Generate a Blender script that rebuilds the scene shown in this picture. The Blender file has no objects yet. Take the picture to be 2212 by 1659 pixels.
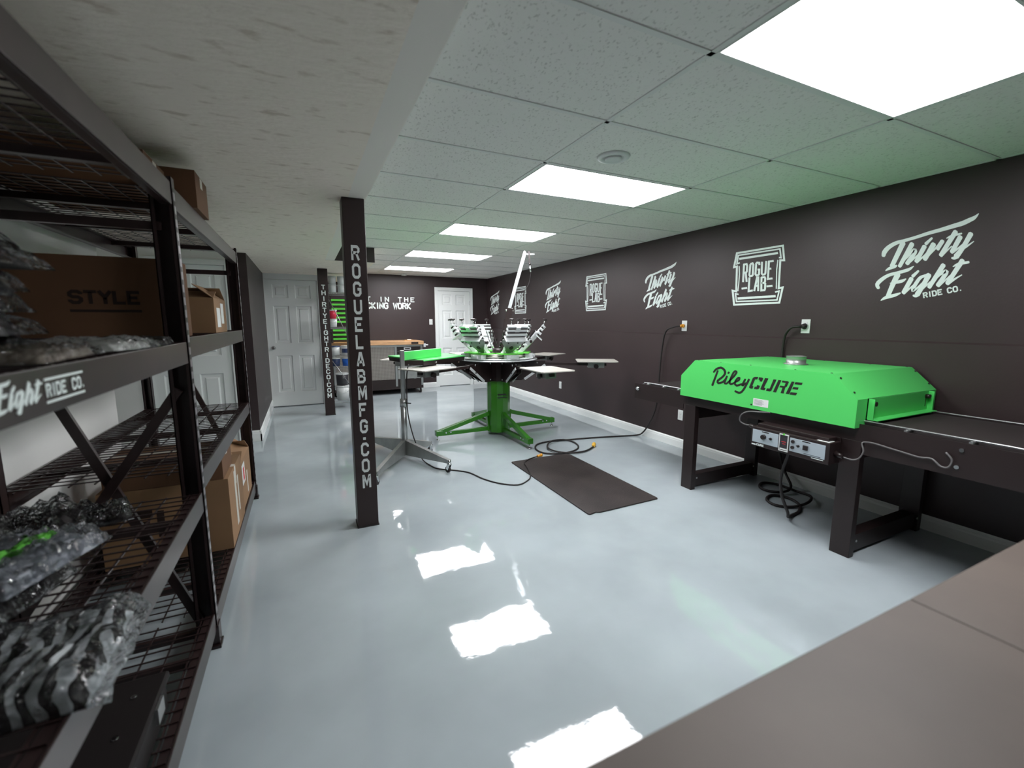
import bpy, bmesh, math, random
from mathutils import Vector, Matrix, noise
random.seed(7)
S = bpy.context.scene
COL = S.collection
R = math.radians
PI = math.pi

# ------------------------------------------------------------------ camera
cd = bpy.data.cameras.new('camera'); cam = bpy.data.objects.new('camera', cd); COL.objects.link(cam)
cd.sensor_width = 36; cd.lens = 36 * 944.4 / 2212
cam.location = (0, 0, 1.433); cam.rotation_euler = (R(90 - 8.1), 0, R(-25.35))
cd.clip_start = .02
cd.dof.use_dof = True; cd.dof.focus_distance = 5.0; cd.dof.aperture_fstop = 2.2
S.camera = cam
# ------------------------------------------------------------------ world and exposure
w = bpy.data.worlds.new('world'); S.world = w; w.use_nodes = True
w.node_tree.nodes['Background'].inputs[0].default_value = (.5, .55, .6, 1)
w.node_tree.nodes['Background'].inputs[1].default_value = .02
S.view_settings.view_transform = 'Standard'; S.view_settings.look = 'None'
S.view_settings.gamma = 1; S.view_settings.use_curve_mapping = False
S.view_settings.exposure = 0.82
PANEL_E = 12.5           # radiance of the ceiling light panels

# ------------------------------------------------------------------ materials
MAT = {}
def mat(name, col, rough=.5, metal=0, spec=.5, coat=0, var=0, vscale=3, bump=0, bscale=40, col2=None, emit=None, es=0, stretch=(1, 1, 1), rvar=0, detail=4, ramp=(.35, .65)):
    if name in MAT: return MAT[name]
    m = bpy.data.materials.new(name); m.use_nodes = True
    nt = m.node_tree; b = nt.nodes['Principled BSDF']
    b.inputs['Base Color'].default_value = (*col, 1); b.inputs['Roughness'].default_value = rough
    b.inputs['Metallic'].default_value = metal; b.inputs['Specular IOR Level'].default_value = spec
    b.inputs['Coat Weight'].default_value = coat; b.inputs['Coat Roughness'].default_value = .08
    if emit: b.inputs['Emission Color'].default_value = (*emit, 1); b.inputs['Emission Strength'].default_value = es
    if var or bump or col2 or rvar:
        tc = nt.nodes.new('ShaderNodeTexCoord'); mp = nt.nodes.new('ShaderNodeMapping'); mp.inputs['Scale'].default_value = stretch
        nt.links.new(tc.outputs['Object'], mp.inputs[0])
    if var or col2:
        n = nt.nodes.new('ShaderNodeTexNoise'); n.inputs['Scale'].default_value = vscale; n.inputs['Detail'].default_value = detail
        nt.links.new(mp.outputs[0], n.inputs[0])
        r = nt.nodes.new('ShaderNodeValToRGB'); nt.links.new(n.outputs[0], r.inputs[0])
        a = col2 if col2 else tuple(c * (1 - var) for c in col); bb = col if col2 else tuple(min(1, c * (1 + var)) for c in col)
        r.color_ramp.elements[0].position = ramp[0]; r.color_ramp.elements[1].position = ramp[1]
        r.color_ramp.elements[0].color = (*a, 1); r.color_ramp.elements[1].color = (*bb, 1)
        nt.links.new(r.outputs[0], b.inputs['Base Color'])
    if bump:
        n = nt.nodes.new('ShaderNodeTexNoise'); n.inputs['Scale'].default_value = bscale; n.inputs['Detail'].default_value = 6
        nt.links.new(mp.outputs[0], n.inputs[0])
        bp = nt.nodes.new('ShaderNodeBump'); bp.inputs['Strength'].default_value = bump; bp.inputs['Distance'].default_value = .01
        nt.links.new(n.outputs[0], bp.inputs['Height']); nt.links.new(bp.outputs[0], b.inputs['Normal'])
    if rvar:
        n = nt.nodes.new('ShaderNodeTexNoise'); n.inputs['Scale'].default_value = 2.2; n.inputs['Detail'].default_value = 5
        nt.links.new(mp.outputs[0], n.inputs[0])
        mr = nt.nodes.new('ShaderNodeMapRange'); mr.inputs['To Min'].default_value = rough; mr.inputs['To Max'].default_value = rough + rvar
        nt.links.new(n.outputs[0], mr.inputs[0]); nt.links.new(mr.outputs[0], b.inputs['Roughness'])
    MAT[name] = m; return m

wallm = mat('dark_wall_paint', (.036, .0225, .0235), .42, var=.10, vscale=1.2, bump=.06, bscale=60)
floorm = mat('epoxy_floor', (.40, .455, .48), .025, var=.11, vscale=1.3, detail=8, coat=0, spec=.85, rvar=.03, bump=0)
plaster = mat('skimmed_plaster', (.88, .79, .69), .8, col2=(.66, .56, .46), vscale=9, detail=9, ramp=(.30, .41), bump=.9, bscale=16, stretch=(1, 2.2, 1))
smooth_white = mat('smooth_ceiling_paint', (.84, .79, .73), .7)
whitew = mat('white_wall_paint', (.86, .86, .84), .7, var=.02)
doorm = mat('door_white', (.84, .87, .86), .4)
trimm = mat('trim_white', (.82, .85, .84), .35)
gridm = mat('ceiling_grid_white', (.72, .73, .71), .5)
blackm = mat('black_powder_coat', (.016, .0085, .008), .38, var=.15, vscale=6)
rackm = mat('rack_paint', (.028, .016, .0155), .32, spec=.55, coat=.10, var=.2, vscale=8)
MAT['rack_paint'].node_tree.nodes['Principled BSDF'].inputs['Coat Roughness'].default_value = .22
dryblack = mat('dryer_black', (.017, .0095, .0095), .42)
postm = mat('post_paint', (.026, .014, .0135), .42)
neon = mat('neon_green_paint', (.085, .60, .13), .36, spec=.4, bump=.02, bscale=90)
pressg = mat('press_green_paint', (.035, .20, .012), .22, coat=.3)
limeg = mat('lime_green_plate', (.12, .62, .06), .35)
steel = mat('brushed_steel', (.42, .43, .43), .32, metal=.85, bump=.03, bscale=200)
chrome = mat('chrome', (.75, .77, .78), .12, metal=1)
alum = mat('aluminium', (.74, .77, .78), .30, metal=.35, var=.08, vscale=9)
boomm = mat('dull_aluminium', (.55, .58, .59), .35, metal=.5, var=.12, vscale=8)
galv = mat('galvanised_steel', (.36, .37, .36), .38, metal=.7, var=.12, vscale=7)
platenm = mat('platen_board', (.48, .46, .42), .5, var=.05)
vinyl = mat('white_vinyl', (.80, .88, .86), .5)
vinylg = mat('grey_vinyl', (.68, .72, .71), .5)
blackv = mat('black_vinyl', (.014, .012, .010), .5)
cablem = mat('grey_cable', (.12, .115, .115), .35)
rubber = mat('black_rubber', (.018, .014, .014), .6)
knobm = mat('black_knob', (.016, .010, .010), .35)
matm = mat('rubber_mat', (.040, .030, .029), .55, col2=(.022, .016, .016), vscale=3.5, detail=8, bump=.3, bscale=90)
beltm = mat('belt_mesh', (.022, .015, .015), .65, bump=.4, bscale=300)
plate = mat('outlet_plastic', (.72, .75, .74), .35)
orange = mat('orange_plastic', (.80, .36, .03), .4)
yellow = mat('yellow_plastic', (.85, .50, .06), .4)
card_shaded = mat('cardboard', (.125, .060, .028), .85, var=.06, vscale=5)  # cardboard colour darkened to stand for box faces in shade
card_lit = mat('lit_cardboard', (.27, .155, .078), .85, var=.06, vscale=5)  # paler copy of the cardboard, light on the side faces put into colour
cardin = mat('cardboard_inside', (.12, .055, .022), .9)
ink = mat('black_ink', (.022, .010, .006), .8)
paper = mat('white_paper', (.72, .74, .73), .7)
tape = mat('parcel_tape', (.60, .57, .50), .3)
redm = mat('red_print', (.60, .03, .04), .5)
woodtop = mat('butcher_block', (.52, .30, .15), .45, var=.14, vscale=5, stretch=(1, 14, 6))
tabletop = mat('brown_laminate', (.122, .092, .074), .55, col2=(.088, .065, .052), vscale=2.2, detail=6, bump=.05, bscale=20)
clearp = mat('frosted_plastic', (.62, .66, .66), .3, coat=.4)
blueb = mat('blue_plastic', (.02, .13, .55), .4)
navyb = mat('navy_plastic', (.03, .05, .13), .4)
redb = mat('red_plastic', (.62, .02, .06), .4)
whitep = mat('white_plastic', (.66, .68, .67), .4)
casem = mat('matt_black_plastic', (.010, .007, .007), .6, spec=.3)
blackp = mat('black_plastic', (.03, .028, .034), .4)
silverpanel = mat('silver_faceplate', (.46, .53, .58), .38, metal=.3)
woodf = mat('pale_wood', (.60, .34, .13), .6)
meshg = mat('screen_mesh', (.05, .07, .05), .6)
lens = mat('light_diffuser', (.9, .9, .9), .6, emit=(.98, .975, 1.0), es=PANEL_E)

def tile_mat():
    m = bpy.data.materials.new('fissured_ceiling_tile'); m.use_nodes = True; nt = m.node_tree; b = nt.nodes['Principled BSDF']
    b.inputs['Roughness'].default_value = .9; b.inputs['Specular IOR Level'].default_value = .1
    tc = nt.nodes.new('ShaderNodeTexCoord')
    mp = nt.nodes.new('ShaderNodeMapping'); mp.inputs['Scale'].default_value = (1.0, .55, 1)
    nt.links.new(tc.outputs['Object'], mp.inputs[0])
    v = nt.nodes.new('ShaderNodeTexNoise'); v.inputs['Scale'].default_value = 105; v.inputs['Detail'].default_value = 3
    nt.links.new(mp.outputs[0], v.inputs[0])
    r = nt.nodes.new('ShaderNodeValToRGB'); r.color_ramp.elements[0].position = .33; r.color_ramp.elements[1].position = .41
    r.color_ramp.elements[0].color = (.58, .57, .54, 1); r.color_ramp.elements[1].color = (.80, .79, .76, 1)
    nt.links.new(v.outputs[0], r.inputs[0]); nt.links.new(r.outputs[0], b.inputs['Base Color'])
    bp = nt.nodes.new('ShaderNodeBump'); bp.inputs['Strength'].default_value = .3; bp.inputs['Distance'].default_value = .002
    nt.links.new(r.outputs[0], bp.inputs['Height']); nt.links.new(bp.outputs[0], b.inputs['Normal'])
    return m
tilem = tile_mat()

def floor_tune():       # gentle roller-laid waviness under the gloss
    nt = floorm.node_tree; b = nt.nodes['Principled BSDF']
    tc = nt.nodes.new('ShaderNodeTexCoord')
    n1 = nt.nodes.new('ShaderNodeTexNoise'); n1.inputs['Scale'].default_value = 2.0; n1.inputs['Detail'].default_value = 3
    n2 = nt.nodes.new('ShaderNodeTexNoise'); n2.inputs['Scale'].default_value = 22; n2.inputs['Detail'].default_value = 4
    nt.links.new(tc.outputs['Object'], n1.inputs[0]); nt.links.new(tc.outputs['Object'], n2.inputs[0])
    ad = nt.nodes.new('ShaderNodeMath'); ad.operation = 'MULTIPLY_ADD'; ad.inputs[1].default_value = .065
    nt.links.new(n2.outputs[0], ad.inputs[0]); nt.links.new(n1.outputs[0], ad.inputs[2])
    bp = nt.nodes.new('ShaderNodeBump'); bp.inputs['Strength'].default_value = .25; bp.inputs['Distance'].default_value = .012
    nt.links.new(ad.outputs[0], bp.inputs['Height']); nt.links.new(bp.outputs[0], b.inputs['Normal'])
floor_tune()

def film_mat():         # clear polythene: mostly see-through with sharp glints
    m = bpy.data.materials.new('clear_polythene'); m.use_nodes = True; nt = m.node_tree
    for n in list(nt.nodes):
        if n.type == 'BSDF_PRINCIPLED': nt.nodes.remove(n)
    out = [n for n in nt.nodes if n.type == 'OUTPUT_MATERIAL'][0]
    tc = nt.nodes.new('ShaderNodeTexCoord'); n = nt.nodes.new('ShaderNodeTexNoise'); n.inputs['Scale'].default_value = 22; n.inputs['Detail'].default_value = 4; n.inputs['Distortion'].default_value = 1.2
    nt.links.new(tc.outputs['Object'], n.inputs[0])
    bp = nt.nodes.new('ShaderNodeBump'); bp.inputs['Strength'].default_value = 1; bp.inputs['Distance'].default_value = .05
    nt.links.new(n.outputs[0], bp.inputs['Height'])
    t = nt.nodes.new('ShaderNodeBsdfTransparent'); t.inputs[0].default_value = (.88, .89, .9, 1)
    g = nt.nodes.new('ShaderNodeBsdfGlossy'); g.inputs['Roughness'].default_value = .04; nt.links.new(bp.outputs[0], g.inputs['Normal'])
    lw = nt.nodes.new('ShaderNodeFresnel'); lw.inputs[0].default_value = 1.5; nt.links.new(bp.outputs[0], lw.inputs['Normal'])
    mx = nt.nodes.new('ShaderNodeMixShader'); nt.links.new(lw.outputs[0], mx.inputs[0]); nt.links.new(t.outputs[0], mx.inputs[1]); nt.links.new(g.outputs[0], mx.inputs[2])
    nt.links.new(mx.outputs[0], out.inputs[0]); return m
film = film_mat()

def slot_mat():         # punched upright: side-face light painted into pale gaps between dark slots
    m = bpy.data.materials.new('lit_punched_upright'); m.use_nodes = True; nt = m.node_tree; b = nt.nodes['Principled BSDF']
    b.inputs['Roughness'].default_value = .35; b.inputs['Metallic'].default_value = .4
    tc = nt.nodes.new('ShaderNodeTexCoord'); sp = nt.nodes.new('ShaderNodeSeparateXYZ'); nt.links.new(tc.outputs['Object'], sp.inputs[0])
    mm = nt.nodes.new('ShaderNodeMath'); mm.operation = 'MODULO'; mm.inputs[1].default_value = .05; nt.links.new(sp.outputs['Z'], mm.inputs[0])
    g = nt.nodes.new('ShaderNodeMath'); g.operation = 'GREATER_THAN'; g.inputs[1].default_value = .030; nt.links.new(mm.outputs[0], g.inputs[0])
    mx = nt.nodes.new('ShaderNodeMixRGB'); mx.inputs[1].default_value = (.34, .32, .34, 1); mx.inputs[2].default_value = (.02, .015, .015, 1)
    nt.links.new(g.outputs[0], mx.inputs[0]); nt.links.new(mx.outputs[0], b.inputs['Base Color']); return m
slotm = slot_mat()

def graphic_mat():      # black shirt with a ragged white striped print
    m = bpy.data.materials.new('black_shirt_white_print'); m.use_nodes = True; nt = m.node_tree; b = nt.nodes['Principled BSDF']
    b.inputs['Roughness'].default_value = .7
    tc = nt.nodes.new('ShaderNodeTexCoord')
    wv = nt.nodes.new('ShaderNodeTexWave'); wv.inputs['Scale'].default_value = 9; wv.inputs['Distortion'].default_value = 7; wv.inputs['Detail'].default_value = 1.5; wv.inputs['Detail Scale'].default_value = 1.2
    nt.links.new(tc.outputs['Object'], wv.inputs[0])
    r = nt.nodes.new('ShaderNodeValToRGB'); r.color_ramp.elements[0].position = .47; r.color_ramp.elements[1].position = .53
    r.color_ramp.elements[0].color = (.012, .009, .009, 1); r.color_ramp.elements[1].color = (.75, .80, .82, 1)
    nt.links.new(wv.outputs[0], r.inputs[0]); nt.links.new(r.outputs[0], b.inputs['Base Color']); return m
graphic = graphic_mat()

def checker_mat():      # diamond plate
    m = bpy.data.materials.new('diamond_plate'); m.use_nodes = True; nt = m.node_tree; b = nt.nodes['Principled BSDF']
    b.inputs['Roughness'].default_value = .4; b.inputs['Metallic'].default_value = .5
    tc = nt.nodes.new('ShaderNodeTexCoord'); mp = nt.nodes.new('ShaderNodeMapping'); mp.inputs['Rotation'].default_value = (0, R(45), 0)
    nt.links.new(tc.outputs['Object'], mp.inputs[0])
    c = nt.nodes.new('ShaderNodeTexChecker'); c.inputs['Scale'].default_value = 50; c.inputs['Color1'].default_value = (.20, .18, .16, 1); c.inputs['Color2'].default_value = (.30, .28, .26, 1)
    nt.links.new(mp.outputs[0], c.inputs[0]); nt.links.new(c.outputs[0], b.inputs['Base Color']); return m
diamond = checker_mat()

# ------------------------------------------------------------------ mesh helpers
class MB:
    def __init__(s): s.v = []; s.f = []; s.sm = []
    def add(s, vs, fs, smooth=False):
        o = len(s.v); s.v += [tuple(v) for v in vs]; s.f += [tuple(i + o for i in f) for f in fs]; s.sm += [smooth] * len(fs); return s
    def box(s, x0, x1, y0, y1, z0, z1):
        if x0 > x1: x0, x1 = x1, x0
        if y0 > y1: y0, y1 = y1, y0
        if z0 > z1: z0, z1 = z1, z0
        return s.add([(x0, y0, z0), (x1, y0, z0), (x1, y1, z0), (x0, y1, z0), (x0, y0, z1), (x1, y0, z1), (x1, y1, z1), (x0, y1, z1)],
                     [(0, 3, 2, 1), (4, 5, 6, 7), (0, 1, 5, 4), (1, 2, 6, 5), (2, 3, 7, 6), (3, 0, 4, 7)])
    def hexa(s, a, b):      # two quads of 4 corners each (bottom loop, top loop)
        return s.add(list(a) + list(b), [(0, 3, 2, 1), (4, 5, 6, 7), (0, 1, 5, 4), (1, 2, 6, 5), (2, 3, 7, 6), (3, 0, 4, 7)])
    def bar(s, p0, p1, w, h, up=(0, 0, 1)):     # rectangular bar: w sideways, h along up
        p0 = Vector(p0); p1 = Vector(p1); d = (p1 - p0).normalized(); u = Vector(up); sd = d.cross(u)
        if sd.length < 1e-4: sd = d.cross(Vector((1, 0, 0)))
        sd.normalize(); u = sd.cross(d).normalized()
        q = [sd * a * w / 2 + u * b * h / 2 for a, b in ((-1, -1), (1, -1), (1, 1), (-1, 1))]
        return s.hexa([p0 + k for k in q], [p1 + k for k in q])
    def cyl(s, p0, p1, r, n=16, r2=None, smooth=True):
        p0 = Vector(p0); p1 = Vector(p1); r2 = r if r2 is None else r2
        d = (p1 - p0).normalized(); a = d.orthogonal().normalized(); b = d.cross(a)
        vs = [p0 + (a * math.cos(t) + b * math.sin(t)) * r for t in [2 * PI * i / n for i in range(n)]] + [p1 + (a * math.cos(t) + b * math.sin(t)) * r2 for t in [2 * PI * i / n for i in range(n)]]
        s.add(vs, [(i, (i + 1) % n, n + (i + 1) % n, n + i) for i in range(n)], smooth)
        o = len(s.v) - 2 * n
        s.f += [tuple(o + i for i in reversed(range(n))), tuple(o + n + i for i in range(n))]; s.sm += [False, False]; return s
    def tube(s, pts, r, n=8, sub=4):
        P = [Vector(p) for p in pts]
        if sub > 1 and len(P) > 2:
            Q = []
            for i in range(len(P) - 1):
                p0 = P[max(i - 1, 0)]; p1 = P[i]; p2 = P[i + 1]; p3 = P[min(i + 2, len(P) - 1)]
                for k in range(sub):
                    t = k / sub; Q.append(.5 * ((2 * p1) + (p2 - p0) * t + (2 * p0 - 5 * p1 + 4 * p2 - p3) * t * t + (3 * p1 - p0 - 3 * p2 + p3) * t ** 3))
            Q.append(P[-1]); P = Q
        vs = []; a = None
        for i, p in enumerate(P):
            d = (P[min(i + 1, len(P) - 1)] - P[max(i - 1, 0)]).normalized()
            a = d.orthogonal().normalized() if a is None else (a - d * a.dot(d)).normalized()
            b = d.cross(a)
            vs += [p + (a * math.cos(2 * PI * j / n) + b * math.sin(2 * PI * j / n)) * r for j in range(n)]
        fs = [(i * n + j, i * n + (j + 1) % n, (i + 1) * n + (j + 1) % n, (i + 1) * n + j) for i in range(len(P) - 1) for j in range(n)]
        s.add(vs, fs, True); o = len(s.v) - len(vs)
        s.f += [tuple(o + j for j in reversed(range(n))), tuple(o + len(vs) - n + j for j in range(n))]; s.sm += [False, False]; return s
    def lathe(s, c, prof, n=24):    # prof: (r, z) upward
        c = Vector(c); vs = [(c.x + r * math.cos(2 * PI * j / n), c.y + r * math.sin(2 * PI * j / n), c.z + z) for r, z in prof for j in range(n)]
        s.add(vs, [(i * n + j, i * n + (j + 1) % n, (i + 1) * n + (j + 1) % n, (i + 1) * n + j) for i in range(len(prof) - 1) for j in range(n)], True)
        o = len(s.v) - len(vs)
        s.f += [tuple(o + j for j in reversed(range(n))), tuple(o + len(vs) - n + j for j in range(n))]; s.sm += [False, False]; return s
    def prism(s, poly, fn, a, b):   # fn(u, v, t) -> point
        n = len(poly); vs = [fn(u, v, a) for u, v in poly] + [fn(u, v, b) for u, v in poly]
        return s.add(vs, [tuple(range(n)), tuple(reversed(range(n, 2 * n)))] + [(i, n + i, n + (i + 1) % n, (i + 1) % n) for i in range(n)])
    def strip(s, pts, fn, d0, d1):  # alternating left/right points of a flat ribbon with thickness
        n = len(pts); vs = [fn(u, v, d0) for u, v in pts] + [fn(u, v, d1) for u, v in pts]; fs = []
        for i in range(0, n - 3, 2):
            fs += [(n + i, n + i + 1, n + i + 3, n + i + 2), (i, i + 2, i + 3, i + 1), (i, n + i, n + i + 2, i + 2), (i + 1, i + 3, n + i + 3, n + i + 1)]
        fs += [(0, 1, n + 1, n), (n - 2, 2 * n - 2, 2 * n - 1, n - 1)]
        return s.add(vs, fs)
    def build(s, name, m, parent=None, off=(0, 0, 0), bevel=0, recalc=True):
        me = bpy.data.meshes.new(name); o3 = Vector(off)
        me.from_pydata([tuple(Vector(v) - o3) for v in s.v], [], s.f); me.materials.append(m)
        me.polygons.foreach_set('use_smooth', s.sm)
        if recalc:
            bm = bmesh.new(); bm.from_mesh(me); bmesh.ops.recalc_face_normals(bm, faces=bm.faces); bm.to_mesh(me); bm.free()
        me.update(); o = bpy.data.objects.new(name, me); COL.objects.link(o)
        if parent: o.parent = parent
        if bevel:
            b = o.modifiers.new('bevel', 'BEVEL'); b.width = bevel; b.segments = 2; b.limit_method = 'ANGLE'; b.angle_limit = R(40)
        return o

def thing(name, label, cat, loc=(0, 0, 0), group=None, rz=0):
    o = bpy.data.objects.new(name, None); COL.objects.link(o); o.location = loc; o.rotation_euler = (0, 0, rz); o.empty_display_size = .1
    o['label'] = label; o['category'] = cat
    if group: o['group'] = group
    return o
def tag(o, label, cat, group=None, kind=None):
    o['label'] = label; o['category'] = cat
    if group: o['group'] = group
    if kind: o['kind'] = kind
    return o
def struct(name, mb, m, parent=None, label=None, bevel=0):
    o = mb.build(name, m, parent, bevel=bevel)
    if not parent: o['kind'] = 'structure'
    if label: o['label'] = label
    return o
def kids(o): return [c for c in bpy.data.objects if c.parent == o]
def dup(root, loc, rz=None, label=None):
    r = root.copy(); COL.objects.link(r); r.location = loc
    if rz is not None: r.rotation_euler = (0, 0, rz)
    if label: r['label'] = label
    for ch in kids(root):
        c = ch.copy(); COL.objects.link(c); c.parent = r
        for g in kids(ch):
            d = g.copy(); COL.objects.link(d); d.parent = c
    return r
B = lambda *a: MB().box(*a)

# block lettering: centre-line strokes on a 4 x 6 grid
G = {'R': [[(0, -.5), (0, 5.5), (3, 5.5), (4, 4.6), (4, 3.6), (3, 2.8), (0, 2.8)], [(2.4, 2.8), (4, -.5)]],
 'O': [[(0, 1), (0, 4.5), (1, 5.5), (3, 5.5), (4, 4.5), (4, .9), (3, 0), (1, 0), (0, 1)]],
 'G': [[(4, 4), (4, 4.7), (3, 5.5), (1, 5.5), (0, 4.5), (0, 1), (1, 0), (3, 0), (4, 1), (4, 2.7), (2.2, 2.7)]],
 'U': [[(0, 6), (0, 1), (1, 0), (3, 0), (4, 1), (4, 6)]], 'E': [[(4.3, 5.5), (0, 5.5), (0, 0), (4.3, 0)], [(0, 2.8), (3.4, 2.8)]],
 'L': [[(0, 6), (0, 0), (4.2, 0)]], 'A': [[(0, -.5), (1.6, 5.5), (2.4, 5.5), (4, -.5)], [(.6, 1.5), (3.4, 1.5)]],
 'B': [[(0, 2.8), (3, 2.8), (4, 1.9), (4, .9), (3, 0), (0, 0), (0, 5.5), (2.9, 5.5), (3.8, 4.7), (3.8, 3.6), (3, 2.8)]],
 'M': [[(0, -.5), (0, 5.6), (.4, 5.6), (2.2, 1.6), (4, 5.6), (4.4, 5.6), (4.4, -.5)]], 'F': [[(4.2, 5.5), (0, 5.5), (0, -.5)], [(0, 2.8), (3.3, 2.8)]],
 'C': [[(4, 4), (4, 4.6), (3, 5.5), (1, 5.5), (0, 4.5), (0, 1), (1, 0), (3, 0), (4, .9), (4, 1.7)]], 'T': [[(-.4, 5.5), (4.4, 5.5)], [(2, 5.5), (2, -.5)]],
 'H': [[(0, -.5), (0, 6)], [(4, -.5), (4, 6)], [(0, 2.8), (4, 2.8)]], 'I': [[(2, -.5), (2, 6)]], 'Y': [[(-.2, 6), (2, 2.8), (4.2, 6)], [(2, 2.8), (2, -.5)]],
 'D': [[(0, 0), (2.8, 0), (4, 1.1), (4, 4.4), (2.8, 5.5), (0, 5.5), (0, 0)]], '.': [[(1.4, .2), (2.6, .2)]], 'N': [[(0, -.5), (0, 6)], [(4, -.5), (4, 6)], [(0, 5.6), (4, -.1)]],
 'K': [[(0, -.5), (0, 6)], [(4.1, 6), (.4, 2.6), (4.2, -.5)]], 'W': [[(-.3, 6), (.9, -.1), (2, 4.4), (3.1, -.1), (4.3, 6)]],
 'S': [[(4, 4.2), (4, 4.7), (3, 5.5), (1, 5.5), (0, 4.6), (0, 3.6), (1, 2.8), (3, 2.8), (4, 2), (4, .9), (3, 0), (1, 0), (0, .9), (0, 1.4)]], '-': [[(.4, 2.8), (3.6, 2.8)]], ' ': []}
def ribbon(P, w):
    P = [Vector(p) for p in P]; close = (P[0] - P[-1]).length < 1e-6; out = []
    def nr(a, b): d = (b - a).normalized(); return Vector((-d.y, d.x))
    for i, p in enumerate(P):
        a = P[i - 1] if i > 0 else (P[-2] if close else None); b = P[i + 1] if i < len(P) - 1 else (P[1] if close else None)
        if a is None: m = nr(p, b); k = 1
        elif b is None: m = nr(a, p); k = 1
        else:
            n1 = nr(a, p); n2 = nr(p, b); m = (n1 + n2).normalized(); k = min(1 / max(m.dot(n1), .4), 2)
        out += [tuple(p + m * w / 2 * k), tuple(p - m * w / 2 * k)]
    return out
def letter(mb, ch, fn, x, y, wd, ht, thick=1.05, d0=0, d1=.0015):
    for st in G[ch]:
        mb.strip([(x + u * wd / 5.1, y + (v + .5) * ht / 6.5) for u, v in [( (q[0] + .55), q[1]) for q in ribbon(st, thick)]], fn, d0, d1)
def word(mb, text, fn, x, y, wd, ht, gap, thick=1.05, d1=.0015):
    for ch in text:
        n = .62 if ch in '.I' else 1
        letter(mb, ch, fn, x - (wd * .19 if ch in '.I' else 0), y, wd, ht, thick, 0, d1); x += wd * n + gap
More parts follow.
